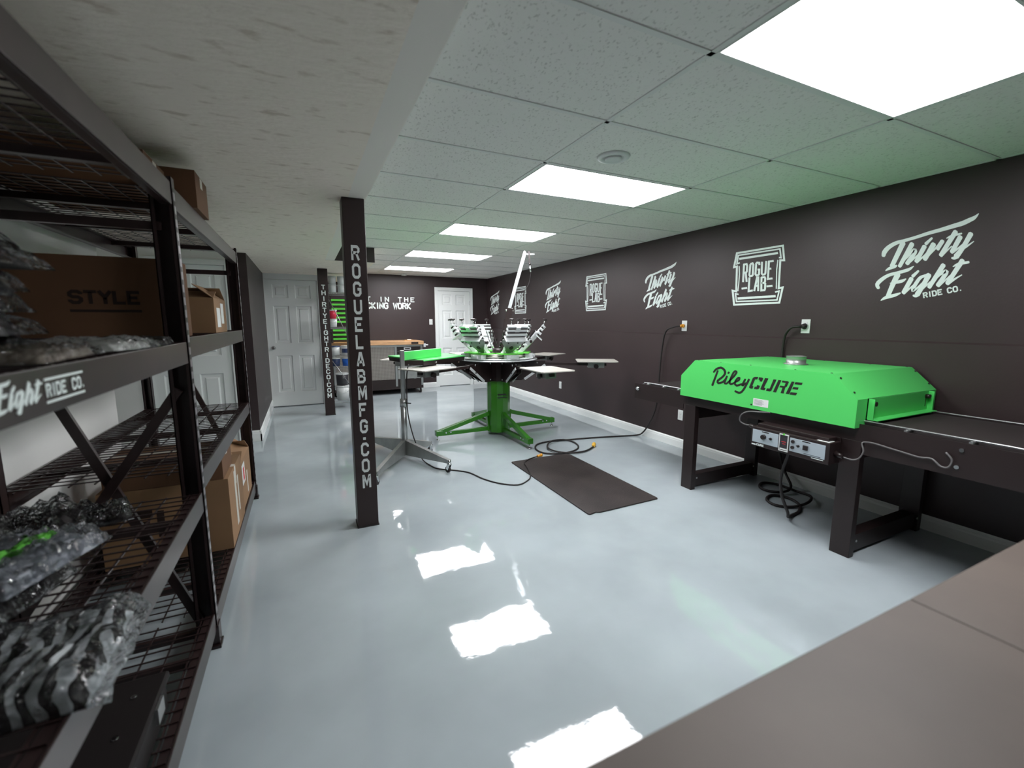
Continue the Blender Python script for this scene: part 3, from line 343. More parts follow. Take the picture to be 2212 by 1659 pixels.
struct('ceiling', B(XL, XR + .1, YF, YB + .1, ZC + .14, ZC + .2), whitew)
struct('ceiling', MB().box(XL, .305, YF, 6.206, ZL, ZC + .1).box(XL, .915, 6.216, YB, ZL, ZC + .1), plaster)
struct('trim_1', B(.305, .415, YF, 6.206, ZL, ZC + .1), smooth_white)
struct('trim_2', B(.305, .9155, 6.206, 6.216, ZL, ZC + .1), wallm)

struct('wall_right', MB().box(XR, XR + .1, YF, YB + .1, 1.296, ZC + .1).box(XR - .012, XR + .1, YF, YB, 0, 1.288).prism([(XR - .012, 1.288), (XR, 1.300), (XR + .05, 1.300), (XR + .05, 1.288)], lambda u, v, t: (u, t, v), YF, YB), wallm)
struct('wall_back', MB().box(.33, 2.616, YB, YB + .1, 0, ZC + .1).box(3.498, XR, YB, YB + .1, 0, ZC + .1).box(2.616, 3.498, YB, YB + .1, 2.19, ZC + .1), wallm)
struct('wall_front', B(XL, XR, YF - .1, YF, 0, ZC + .1), wallm)
struct('wall_left', MB().box(-1.22, -1.12, YF, 3.6, 0, ZL).box(-2.2, -1.22, 3.5, 3.6, 0, ZL), whitew)
struct('wall_left_side', B(XL - .1, XL, YF, 6.1, 0, ZL), whitew)
struct('wall_left_back', MB().box(XL, -1.595, 5.99, 6.09, 0, ZL).box(-1.595, -.70, 5.99, 6.09, 2.12, ZL), whitew)
struct('wall_divider', B(-.70, -.545, 5.978, 8.286, 0, ZL), wallm)
struct('wall_back_left', MB().box(-.70, -.535, 8.286, 8.386, 0, ZL).box(.33, .43, 8.286, YB, 0, ZL), whitew)

bbp = [(0, 0), (.014, 0), (.014, .070), (.010, .082), (.010, .090), (0, .104)]     # baseboard profile (out, up)
def base(name, a, b, nrm, h=1.0):
    a = Vector(a); b = Vector(b); n = Vector(nrm); m = MB(); d = b - a
    m.prism([(u, v * h) for u, v in bbp], lambda u, v, t: tuple(a + d * t + n * u + Vector((0, 0, v))), 0, 1)
    return struct(name, m, trimm)
base('baseboard_right', (XR - .012, YF, 0), (XR - .012, YB, 0), (-1, 0, 0))
base('baseboard_back', (2.25, YB, 0), (2.616, YB, 0), (0, -1, 0)); base('baseboard_back', (3.498, YB, 0), (XR - .02, YB, 0), (0, -1, 0))
base('baseboard_divider', (-.545, 5.964, 0), (-.545, 8.27, 0), (1, 0, 0), 1.3); base('baseboard_divider', (-.70, 5.978, 0), (-.531, 5.978, 0), (0, -1, 0), 1.3)

def door(name, x0, x1, y, h, label, knob=None, hinges=None):
    W = x1 - x0; m = MB(); t = .035
    cs = [(.135, .435), (.565, .865)]; rs = [(.115, .415), (.516, .814), (.876, .984)]
    rs = [(a * h * .975 + .01, b * h * .975 + .01) for a, b in rs]; cs = [(x0 + a * W, x0 + b * W) for a, b in cs]
    zz = [.012] + [q for r in rs for q in r] + [h]; xx = [x0] + [q for c in cs for q in c] + [x1]
    for i in range(len(xx) - 1):
        for j in range(len(zz) - 1):
            if i % 2 == 1 and j % 2 == 1:       # a moulded panel: sunk border, raised field
                a, b, c, d = xx[i], xx[i + 1], zz[j], zz[j + 1]; e = .012; g = .045; s = .018
                m.box(a, b, y + s + .004, y + t, c, d)
                for k0, k1, z0, z1 in ((0, e, 0, s), (e, g, s, s), (g, g + .012, s, .003)):
                    o1 = [(a + k0, y + z0, c + k0), (b - k0, y + z0, c + k0), (b - k0, y + z0, d - k0), (a + k0, y + z0, d - k0)]
                    o2 = [(a + k1, y + z1, c + k1), (b - k1, y + z1, c + k1), (b - k1, y + z1, d - k1), (a + k1, y + z1, d - k1)]
                    m.add(o1 + o2, [(q, (q + 1) % 4, 4 + (q + 1) % 4, 4 + q) for q in range(4)])
                k = g + .012; m.box(a + k, b - k, y + .003, y + s + .006, c + k, d - k)
            else: m.box(xx[i], xx[i + 1], y, y + t, zz[j], zz[j + 1])
    o = m.build(name, doorm); o['kind'] = 'structure'; o['label'] = label
    if knob:
        kx, kz = knob
        k = MB().cyl((kx, y - .006, kz), (kx, y, kz), .032, 20).cyl((kx, y - .03, kz), (kx, y - .006, kz), .012, 12)
        k.cyl((kx, y - .062, kz), (kx, y - .045, kz), .018, 20, .028).cyl((kx, y - .045, kz), (kx, y - .03, kz), .028, 20, .02)
        k.build('door_knob', chrome, o)['label'] = 'round polished metal door knob'
    for hz in hinges or ():
        MB().cyl((x1 + .004, y - .008, hz - .045), (x1 + .004, y - .008, hz + .045), .007, 8).build('hinge', steel, o)
    return o
def casing(name, x0, x1, y, h, w, sides=('l', 'r'), top=None):
    m = MB(); t = h + w if top is None else top
    if 'l' in sides: m.box(x0 - w, x0 - .002, y - .016, y + .03, 0, t); m.box(x0 - w, x0 - w + .02, y - .022, y - .016, 0, t)
    if 'r' in sides: m.box(x1 + .002, x1 + w, y - .016, y + .03, 0, t); m.box(x1 + w - .02, x1 + w, y - .022, y - .016, 0, t)
    m.box(x0 - .002, x1 + .002, y - .016, y + .03, h + .003, t)
    return struct(name, m, trimm)
door('door_1', 2.69, 3.41, YB + .012, 2.10, 'white six panel door in the dark back wall', hinges=(.3, 1.1, 1.85)); casing('trim_3', 2.69, 3.41, YB, 2.10, .075)
door('door_2', -.535, .252, 8.29, 2.12, 'white six panel door at the end of the passage, left of the far post', knob=(-.465, 1.0)); casing('trim_4', -.535, .252, 8.28, 2.12, .075, ('r',), ZL)
door('door_3', -1.53, -.766, 5.998, 2.06, 'white six panel door seen through the storage racks'); casing('trim_5', -1.53, -.766, 5.985, 2.06, .062)

# ------------------------------------------------------------------ ceiling lights and fittings
def light_panel(k, label):
    y = Y0 + k * T; t = thing('ceiling_light', label, 'ceiling light', (X1 + T, y + T / 2, ZC), 'flat panel lights in the tiled ceiling')
    a, b = T - .013, T / 2 - .013
    f = MB()
    for q in ((-a, a, -b, -b + .010), (-a, a, b - .010, b), (-a, -a + .010, -b + .010, b - .010), (a - .010, a, -b + .010, b - .010)): f.box(*q, -.001, .03)
    f.build('frame', gridm, t); B(-a + .010, a - .010, -b + .010, b - .010, .004, .012).build('diffuser', lens, t)
    B(-a, a, -b, b, .03, .045).build('housing', gridm, t)
for k, s in zip((-1, 2, 5, 8, 11), ('largest lit ceiling panel at the upper right, over the green dryer', 'lit ceiling panel just beyond the round air diffuser',
        'third lit ceiling panel from the viewer, above the printing press', 'fourth lit ceiling panel, second from the back wall', 'farthest and smallest lit ceiling panel, near the back wall')): light_panel(k, s)
t = thing('air_diffuser', 'round white air diffuser in a ceiling tile before the second light', 'air vent', (1.727, 2.238, ZC))
MB().lathe((0, 0, 0), [(.085, .02), (.098, .004), (.092, -.006), (.070, -.012), (.056, -.004), (.054, .02)], 40).build('outer_ring', whitep, t)
MB().lathe((0, 0, 0), [(.02, -.006), (.046, -.018), (.050, -.012), (.046, .012), (.02, .014)], 40).build('centre_disc', whitep, t)
MB().cyl((0, 0, .010), (0, 0, .019), .056, 32).build('throat', blackp, t)
t = thing('smoke_detector', 'small white smoke detector on the ceiling by the back wall', 'smoke detector', (1.92, 9.2, ZC))
MB().lathe((0, 0, 0), [(.062, .004), (.062, -.012), (.05, -.032), (.02, -.036)], 24).build('cover', whitep, t); MB().cyl((0, 0, -.037), (0, 0, -.034), .008, 10).build('test_button', trimm, t)

def wall_plate(name, y, z, label, cat, x=None, group=None, back=None):
    x = XR - (0 if z > 1.3 else .012) if x is None else x
    t = thing(name, label, cat, (x, y, z), group)
    if back: t.rotation_euler = (0, 0, R(90))
    B(-.006, 0, -.036, .036, -.058, .058).build('plate', plate, t, bevel=.002)
    if cat == 'light switch': B(-.010, -.006, -.016, .016, -.032, .032).build('rocker', whitep, t, bevel=.002)
    else:
        for s in (-1, 1): B(-.009, -.006, -.016, .016, s * .022 - .014, s * .022 + .014).build('socket', whitep, t, bevel=.002)
        MB().cyl((-.008, 0, 0), (-.005, 0, 0), .003, 8).build('screw', steel, t)
    return t
wall_plate('outlet', 3.625, 1.388, 'wall outlet holding the yellow plug, above the dark ledge', 'outlet')
wall_plate('outlet', 2.310, 1.395, 'wall outlet with the black plug above the green dryer', 'outlet')
wall_plate('outlet', 6.204, .385, 'empty low outlet on the wall behind the printing press', 'outlet')
wall_plate('outlet', 3.60, .378, 'low outlet partly hidden by the left leg of the green dryer', 'outlet')
wall_plate('light_switch', 0, 0, 'white light switch beside the back door', 'light switch', x=0, back=True).location = (2.522, YB, 1.43)

# ------------------------------------------------------------------ posts with lettering
def post(x, y, w, text, top, bot, label, m, lw):
    t = thing('support_post', label, 'post', (x, y, 0)); a = w / 2
    B(-a, a, 0, w, .004, ZL).build('column', postm, t, bevel=.004)
    B(-a - .004, a + .004, -.003, w + .003, 0, .012).build('foot_plate', rubber, t)
    lm = MB(); n = len(text); wt = [(.42 if c == '.' else 1) for c in text]; pitch = (top - bot) / (sum(wt)); z = top
    for c, k in zip(text, wt):
        z -= pitch * k
        if c == '.': lm.box(-.009, .009, -.0015, 0, z + pitch * .1, z + pitch * .1 + .018)
        else: letter(lm, c, lambda u, v, d: (u, -d, v), -lw / 2, z + pitch * .11, lw, pitch * .80, 1.3)
    lm.build('lettering', m, t)['label'] = 'pale letters running down the post'
post(.334, 3.069, .138, 'ROGUELABMFG.COM', 1.93, .275, 'near dark square post with large pale letters down its face', vinylg, .050)
post(.305, 7.20, .138, 'THIRTYEIGHTRIDECO.COM', 1.985, .265, 'far dark square post with small white letters down its face', vinyl, .056)

# ------------------------------------------------------------------ wall graphics
def onwall(y0, z0): return lambda u, v, d: (-d, u, v)
def script_decal(y, z, label):
    t = thing('wall_decal', label, 'wall decal', (XR, y, z), 'script decals on the dark wall'); fn = onwall(0, 0)
    for nm, st in (('upper_word', THIRTY), ('lower_word', EIGHT)):
        m = MB()
        for i, s_ in enumerate(st): m.strip(s_, fn, 0, .0012 + .00006 * i)
        m.build(nm, vinyl, t)
    a = Vector((-.019, -.283)); ux = Vector((-.203, .041)); uy = Vector((.008, .036))
    for wd_, x_ in (('RIDE', 0), ('CO.', .60)):
        m = MB(); word(m, wd_, lambda u, v, d: (-d, (a + ux * u + uy * v).x, (a + ux * u + uy * v).y), x_, 0, .115, 1, .022, 1.5); m.build('small_word', vinyl, t)
    return t
def badge_decal(y, z, label):
    t = thing('wall_decal', label, 'wall decal', (XR, y, z), 'badge decals on the dark wall'); fn = onwall(0, 0)
    for nm, q in (('border', ROGUE[:7]), ('words', ROGUE[7:])):
        m = MB()
        for i, s_ in enumerate(q): m.strip(s_, fn, 0, .0012 + .00006 * i)
        m.build(nm, vinyl, t)
SL = ['nearest and largest script decal, right of the nearest badge decal', 'script decal above the outlet with the yellow plug', 'script decal right behind the press, between two badge decals', 'farthest script decal, next to the back corner']
for q, s in zip((1.565, 4.03, 6.50, 9.0), SL): script_decal(q, 1.876, s)
BL_ = ['nearest badge decal, above and left of the outlet with the black plug', 'middle badge decal, between the press and the yellow plug outlet', 'farthest badge decal, behind the boom of the press']
for q, s in zip((2.785, 5.29, 7.74), BL_): badge_decal(q, 1.863, s)
t = thing('wall_lettering', 'two lines of white capitals on the dark back wall above the bench', 'wall lettering', (1.25, YB, 1.70))
m = MB(); fn = lambda u, v, d: (u, -d, v)
x_ = -.055
for q in ('T', 'IN', 'THE'):
    m = MB(); word(m, q, fn, x_, .145, .086, .098, .047, 1.25); m.build('word', vinyl, t)
    x_ += sum((.086 * .62 if c == 'I' else .086) + .047 for c in q) + .133
x_ = -.055
for q in ('CKING', 'WORK'):
    m = MB(); word(m, q, fn, x_, 0, .086, .125, .0085, 1.55); m.build('word', vinyl, t)
    x_ += sum((.086 * .62 if c == 'I' else .086) + .0085 for c in q) + .0945
# ================================================================== STORAGE RACKS
rk_ = thing('storage_rack', 'long dark steel rack of two bays along the left wall, white lettering on one beam', 'storage rack', (-.425, .16, 0)); D = .66
def frame(y, s, braces, ybase):
    """one end frame: two uprights with feet, tie bars and crossed diagonals"""
    for x0, x1, sx in ((0, -.075, -1), (-D, -D + .055, 1)):
        ya, yb = ybase + y, ybase + y + s * .045
        m = MB().box(x0, x1, ya, ya + s * .004, .01, 1.985).box(x0, x0 + sx * .004, ya, yb, .01, 1.985).box(x1, x1 - sx * .004, ya, yb, .01, 1.985)
        m.box(x0, x0 + sx * .014, yb - s * .004, yb, .01, 1.985).box(x1, x1 - sx * .014, yb - s * .004, yb, .01, 1.985)
        up = m.build('upright', rackm, rk_)
        MB().box(x0 + .012 * -sx, x1 - .012 * -sx, ya - s * .003, yb + s * .02, 0, .012).box(x0 + .006 * -sx, x1 - .006 * -sx, ya - s * .002, yb + s * .006, .012, .10).build('foot', blackm, up)
        MB().box(x0 - sx * .0008, x0, ya + s * .010, ya + s * .034, .12, 1.945).build('slot_strip', slotm, up)
    ym = ybase + y + s * .022
    for z in (.07, 1.80): MB().bar((-.05, ym, z), (-D + .03, ym, z), .022, .032).build('cross_bar', rackm, rk_)
    for (za, zb) in braces: MB().bar((-.05, ym + (.012 if za < zb else -.012), za), (-D + .03, ym + (.012 if za < zb else -.012), zb), .018, .034, (0, 0, 1)).build('diagonal_brace', rackm, rk_)
def bay(y0, L, decks):
    for z in decks:
        for x0, sx in ((0, -1), (-D, 1)):
            m = MB().box(x0 + sx * .003, x0 + sx * .012, y0, y0 + L, z - .085, z).box(x0 + sx * .012, x0 + sx * .040, y0, y0 + L, z - .012, z - .004).box(x0 + sx * .012, x0 + sx * .040, y0, y0 + L, z - .085, z - .079)
            m.build('beam', rackm, rk_, bevel=.002)
        d = MB(); y = y0 + .02
        while y < y0 + L: d.box(-D + .014, -.014, y, y + .005, z - .003, z + .001); y += .05
        for i in range(8): x = -.05 - i * .078; d.box(x, x + .005, y0, y0 + L, z - .0075, z - .003)
        d.build('wire_deck', rackm, rk_)
        for y in (y0 + .28, y0 + L * .5, y0 + L - .28): B(-D + .012, -.012, y, y + .03, z - .034, z - .0078).build('deck_support', rackm, rk_)
frame(0, 1, ((.08, 1.68), (1.16, .28)), 0); frame(0, -1, ((.08, 1.68), (1.16, .28)), 2.045); frame(0, -1, ((.08, 1.68),), 3.870)
bay(.05, 1.946, (.16, .72, 1.352, 1.965)); bay(2.049, 1.772, (.15, .80, 1.37, 1.955))
XF = -.425; near_rack = rk_
# lettering on the near rack's middle beam (a part of it)
m = MB(); ox, oz = 1.018 - .16, 1.352 - .043
def beamfn(u, v, d): return (d + .0002, ox + u, oz + v)
for i, s_ in enumerate(EIGHT):
    # the same script word, straightened and scaled to the beam
    pts = []
    for (a, b) in s_:
        uu = -a; vv = b + .17 + .19 * a * -1 * -1
        pts.append((uu * .32 - .035, vv * .26))
    m.strip(pts, lambda u, v, d: beamfn(u, v, -.003 + d), .0, .0012 + .00005 * i)
word(m, 'RIDE CO.', lambda u, v, d: beamfn(u, v, -.003 + d), .048, -.012, .0178, .024, .0033, 1.35)
m.box(-.0035, -.0018, ox + .046, ox + .200, oz + .018, oz + .0225); m.box(-.0035, -.0018, ox + .046, ox + .200, oz - .0235, oz - .019)
m.build('beam_lettering', vinyl, near_rack)['label'] = 'white lettering and two white bars'

# ------------------------------------------------------------------ cardboard boxes
def carton(x0, x1, y0, y1, z0, z1, label, open_flaps=False, m=card_shaded, side=None, group=None, mark=None, tape_on=True):
    t = thing('cardboard_box', label, 'box', ((x0 + x1) / 2, (y0 + y1) / 2, z0), group); a, b, h = (x1 - x0) / 2, (y1 - y0) / 2, z1 - z0; k = .005
    w_ = MB().box(-a, a, -b, b, 0, k).box(-a, a, -b, -b + k, k, h).box(-a, a, b - k, b, k, h).box(-a, -a + k, -b + k, b - k, k, h).box(a - k, a, -b + k, b - k, k, h)
    w_.build('walls', m, t)
    if open_flaps:
        for dx, dy, e in ((0, -1, .3), (0, 1, .5), (1, 0, .45), (-1, 0, .2)):
            L_ = .45 * (b if dy else a) * 2 * .8; ca, sa = math.cos(e), math.sin(e)
            if dy: q = [(-a, dy * b, h), (a, dy * b, h), (a * .98, dy * (b - L_ * ca), h + L_ * sa), (-a * .98, dy * (b - L_ * ca), h + L_ * sa)]
            else: q = [(dx * a, -b, h), (dx * a, b, h), (dx * (a - L_ * ca * .6), b * .98, h + L_ * sa), (dx * (a - L_ * ca * .6), -b * .98, h + L_ * sa)]
            MB().hexa(q, [(p[0], p[1], p[2] + .004) for p in q]).build('flap', m, t)
        B(-a + k, a - k, -b + k, b - k, k, h * .35).build('packing', cardin, t)
    else:
        B(-a, a, -b, -.001, h, h + .004).build('flap', m, t); B(-a, a, .001, b, h, h + .004).build('flap', m, t)
        if tape_on: MB().box(-a, a, -.025, .025, h + .004, h + .0045).box(a, a + .0005, -.025, .025, h * .72, h).build('tape', tape, t)
    return t, a, b, h
t, a, b, h = carton(-1.02, -.455, 2.25, 2.42, 1.372, 1.680, 'large cardboard box coloured dark for shade, with printed capitals on the middle shelf')
m = MB(); fn = lambda u, v, d: (u, -b - d, v)
word(m, 'STYLE', fn, -.062, .130, .040, .050, .004, 1.5); m.box(-.062, .155, -b - .001, -b, .098, .108)
m.build('printing', ink, t)['label'] = 'black printed capitals'
t, a, b, h = carton(-.92, -.44, 2.93, 3.33, 1.372, 1.560, 'open cardboard box with white labels on the middle shelf', True, card_lit)
MB().box(a, a + .001, -.13, -.02, .03, .14).box(a, a + .001, .01, .10, .05, .17).build('shipping_label', paper, t)
carton(-.99, -.41, 2.55, 2.83, 1.957, 2.12, 'closed cardboard box on the top shelf jutting over the beam', False, card_shaded)
carton(-1.02, -.52, 2.24, 2.53, 1.957, 2.09, 'flat cardboard box at the near end of the top shelf')
t, a, b, h = carton(-1.0, -.432, 2.80, 3.32, .152, .56, 'tall taped cardboard box on the bottom shelf', False, card_lit)
m = MB(); word(m, 'FLH', lambda u, v, d: (u, -b - d, v), -.144, .15, .085, .135, .018, 1.9); m.build('printing', ink, t)
MB().box(a, a + .001, -.06, .0, .05, h * .95).box(a, a + .001, .05, .09, .1, h * .8).build('side_tape', tape, t)
carton(-.97, -.452, 2.80, 3.12, .566, .712, 'smaller cardboard box stacked on the tall taped box')
t, a, b, h = carton(-.95, -.44, 3.34, 3.86, .152, .47, 'open cardboard box at the far end of the bottom shelf with red print', True, card_lit)
MB().box(a, a + .001, -.2, -.06, .16, .30).build('shipping_label', paper, t); MB().box(a + .001, a + .0015, -.15, -.09, .18, .27).build('red_print', redm, t)
MB().box(a, a + .001, .02, .06, .04, .2).build('side_tape', tape, t)

# ------------------------------------------------------------------ bagged shirts
def lump(cx, cy, lx, ly, h, seed, m, name, parent, puff=1.0, amp=.4, n=30, sag=None):
    """a soft folded slab, pinched at its edges, wrinkled; local coords relative to parent"""
    vs = []; fs = []; rnd = random.Random(seed); ox, oy = rnd.random() * 50, rnd.random() * 50
    def top(u, v):
        e = max(0, (1 - abs(u) ** 10)) ** .4 * max(0, (1 - abs(v) ** 10)) ** .4
        q = noise.noise(Vector((ox + u * 3.2, oy + v * 3.2, seed))) + .5 * noise.noise(Vector((ox + u * 8, oy + v * 8, seed)))
        return e * h * (1 + amp * q) * puff
    for side in (1, 0):
        for i in range(n + 1):
            for j in range(n + 1):
                u = -1 + 2 * i / n; v = -1 + 2 * j / n; tz = top(u, v)
                wob = 1 + .05 * noise.noise(Vector((u * 2 + ox, v * 2 + oy, 3)))
                x = cx + u * lx / 2 * wob; y = cy + v * ly / 2 * wob
                z = (tz + .004) if side else .001
                if sag: z += sag(x, y)
                vs.append((x, y, z))
    N = (n + 1) ** 2
    for i in range(n):
        for j in range(n):
            a = i * (n + 1) + j; fs.append((a, a + n + 1, a + n + 2, a + 1)); fs.append((N + a, N + a + 1, N + a + n + 2, N + a + n + 1))
    ring = [i * (n + 1) for i in range(n + 1)] + [n * (n + 1) + j for j in range(1, n + 1)] + [i * (n + 1) + n for i in range(n - 1, -1, -1)] + [j for j in range(n - 1, 0, -1)]
    for q in range(len(ring)):
        a, c = ring[q], ring[(q + 1) % len(ring)]; fs.append((a, c, N + c, N + a))
    mb = MB(); mb.add(vs, fs, True); return mb.build(name, m, parent)
clothk = mat('black_cotton', (.016, .012, .012), .8, bump=.4, bscale=30)
cloth_t = mat('tan_cotton', (.38, .32, .26), .85, bump=.4, bscale=30)
cloth_w = mat('white_cotton', (.85, .86, .82), .85, bump=.4, bscale=30)
cloth_g = mat('grey_cotton', (.42, .45, .50), .85, bump=.4, bscale=30)
cloth_gr = mat('green_cotton', (.10, .45, .04), .8)
def bag(x, y, z, lx, ly, h, rz, seed, m, label, group=None, amp=.4, sag=None):
    t = thing('bagged_shirt', label, 'bagged shirt', (x, y, z), group, R(rz))
    lump(0, 0, lx, ly, h, seed, m, 'shirt', t, 1, amp, sag=sag)
    lump(.01, .005, lx * 1.10, ly * 1.07, h * 1.15 + .006, seed + 40, film, 'plastic_sleeve', t, 1, amp * 1.5, sag=(lambda a, b: (sag(a, b) if sag else 0) + .001))
    return t
GB = 'bagged black shirts stacked on the middle shelf'
zz_ = 1.354
pile = ['bottom bag of the tall stack of bagged black shirts', 'second bag up in the stack of bagged black shirts', 'third bag up in the stack of bagged black shirts', 'fourth bag up in the stack of bagged black shirts', 'fifth bag up in the stack, just under the top one', 'top bag of the stack, its clear plastic puffed up']
for i, lb in enumerate(pile):
    bag(-.76 + .015 * math.sin(i * 2.1), 1.24 + .02 * math.cos(i * 1.7), zz_, .36, .34, .028, (-8, 6, -4, 9, -6, 4)[i], 11 + i, clothk if i < 5 else cloth_g, lb, GB); zz_ += .049
bag(-.515, 1.26, 1.354, .11, .32, .014, 4, 31, cloth_t, 'tan bagged shirt lying along the front of the middle shelf')
bag(-.545, 1.62, 1.354, .20, .24, .017, -5, 33, cloth_w, 'white bagged shirt lying on the middle shelf before the big box')
bag(-.56, 1.92, 1.354, .22, .26, .011, 8, 35, clothk, 'flat dark bagged shirt next to the upright on the middle shelf')
bag(-.86, 1.86, .722, .28, .38, .05, 12, 51, clothk, 'dark bagged shirt at the back of the low shelf, farthest along', amp=.6)
bag(-.84, 1.45, .722, .30, .34, .042, -14, 53, clothk, 'dark bagged shirt at the back of the low shelf, nearer the viewer', amp=.6)
bag(-.72, 2.0, .722, .16, .18, .020, 20, 55, clothk, 'small dark bagged shirt lying farthest along the low shelf beside the diagonal braces', amp=.7)
t = bag(-.72, 1.50, .80, .28, .24, .035, 70, 57, cloth_g, 'grey bagged shirt with a green stripe on the low shelf', amp=.5)
lump(.0, .0, .26, .045, .046, 58, cloth_gr, 'green_stripe', t, 1, .3)
def over(x, y): return -0.0
bag(-.60, 1.13, .722, .38, .30, .040, 3, 61, graphic, 'black bagged shirt with ragged white print hanging over the low beam', amp=.35)
t = thing('storage_case', 'flat black lidded case on the bottom shelf of the steel rack', 'case', (-.72, 1.28, .163))
B(-.24, .24, -.38, .38, 0, .10).build('body', casem, t, bevel=.01); B(-.25, .25, -.39, .39, .10, .125).build('lid', casem, t, bevel=.008)
for y in (-.25, 0, .25): B(.25, .258, y - .03, y + .03, .07, .12).build('latch', steel, t)
for y in (-.3, -.15, 0, .15, .3): MB().cyl((.18, y, .125), (.18, y, .128), .008, 8).build('rivet', chrome, t)
# ================================================================== PRINTING PRESS
def pol(r, a, z): return Vector((r * math.cos(R(a)), r * math.sin(R(a)), z))
press = thing('screen_printing_press', 'six station carousel screen printing press on a green pedestal', 'printing press', (2.22, 5.10, 0))
m = MB().lathe((0, 0, 0), [(.150, .035), (.150, .70)], 12); m.sm = [False] * len(m.sm)
colm = m.build('column', pressg, press, bevel=.004)
MB().bar(pol(.150, -95, .52), pol(.150, -95, .535), .11, .006, pol(1, -95, 0)).bar(pol(.150, -95, .488), pol(.150, -95, .494), .12, .008, pol(1, -95, 0)).build('slot', blackp, colm)
for i, a in enumerate((0, 90, 180, 270)):
    a += 2; d = pol(1, a, 0); s = pol(1, a + 90, 0)
    m = MB().bar(d * .145 + Vector((0, 0, .275)), d * .80 + Vector((0, 0, .100)), .052, .050).bar(d * .145 + Vector((0, 0, .075)), d * .80 + Vector((0, 0, .078)), .050, .045)
    m.bar(d * .145 + Vector((0, 0, .05)), d * .175 + Vector((0, 0, .30)), .060, .010, d).bar(d * .76 + Vector((0, 0, .090)), d * .845 + Vector((0, 0, .090)), .070, .062)
    f = m.build('foot', pressg, press, bevel=.003)
    k = MB(); p = d * .82; k.cyl(p + Vector((0, 0, .012)), p + Vector((0, 0, .062)), .007, 8).cyl(p, p + Vector((0, 0, .012)), .022, 12); k.build('levelling_foot', chrome, f)
    k = MB()
    for r in (.66, .72): k.cyl(d * r + s * -.031 + Vector((0, 0, .09)), d * r + s * .031 + Vector((0, 0, .09)), .009, 8)
    k.build('bolt', chrome, f)
m = MB().lathe((0, 0, 0), [(.20, .70), (.20, .955)], 6); m.sm = [False] * len(m.sm); hub = m.build('hub', blackm, press)
for i in range(6):
    a = -90 + 60 * i; d = pol(1, a, 0); s = pol(1, a + 90, 0)
    for q in (-1, 1):
        o_ = s * q * .034
        poly = [(.17, .70), (.26, .70), (.60, .86), (.60, .94), (.17, .94)]
    g = MB()
    for q in (-1, 1): g.prism([(.17, .70), (.30, .70), (.60, .845), (.60, .94), (.17, .94)], lambda u, v, t: d * u + s * (q * .034 + t) + Vector((0, 0, v)), -.003, .003)
    g.bar(d * .55 + Vector((0, 0, .912)), d * 1.36 + Vector((0, 0, .905)), .050, .030)
    arm = g.build('platen_arm', blackm, press)
    k = MB()
    for (r, z) in ((.21, .925), (.21, .725), (.50, .925), (.50, .835)):
        k.cyl(d * r - s * .046 + Vector((0, 0, z)), d * r + s * .046 + Vector((0, 0, z)), .010, 8)
    k.build('bolt', chrome, arm)
    st = MB().bar(d * .34 - s * .042 + Vector((0, 0, .715)), d * .60 - s * .042 + Vector((0, 0, .90)), .006, .030).bar(d * .34 + s * .042 + Vector((0, 0, .715)), d * .60 + s * .042 + Vector((0, 0, .90)), .006, .030)
    st.build('brace', alum, arm)
    pl = MB(); hw = .195; r0, r1 = .99, 1.485; c = .02
    pl.prism([(r0, -hw + c), (r0 + c, -hw), (r1 - c, -hw), (r1, -hw + c), (r1, hw - c), (r1 - c, hw), (r0 + c, hw), (r0, hw - c)], lambda u, v, t: d * u + s * v + Vector((0, 0, t)), .945, .958)
    pp = pl.build('platen', platenm, press, bevel=.003)
    br = MB().bar(d * 1.13 + Vector((0, 0, .905)), d * 1.33 + Vector((0, 0, .905)), .12, .075); br.build('platen_bracket', galv, pp)
    for q in (-1, 1): MB().cyl(d * 1.23 + s * q * .09 + Vector((0, 0, .885)), d * 1.23 + s * q * .06 + Vector((0, 0, .885)), .028, 12).build('platen_knob', knobm, pp)
MB().lathe((0, 0, 0), [(.05, .958), (.50, .966), (.50, .974), (.40, .976), (.40, .984), (.46, .986), (.46, .992), (.05, .993)], 48).build('turntable', alum, press)
MB().lathe((0, 0, 0), [(.10, .998), (.33, .999), (.345, 1.020), (.30, 1.028), (.10, 1.030)], 48).build('upper_disc', platenm, press)
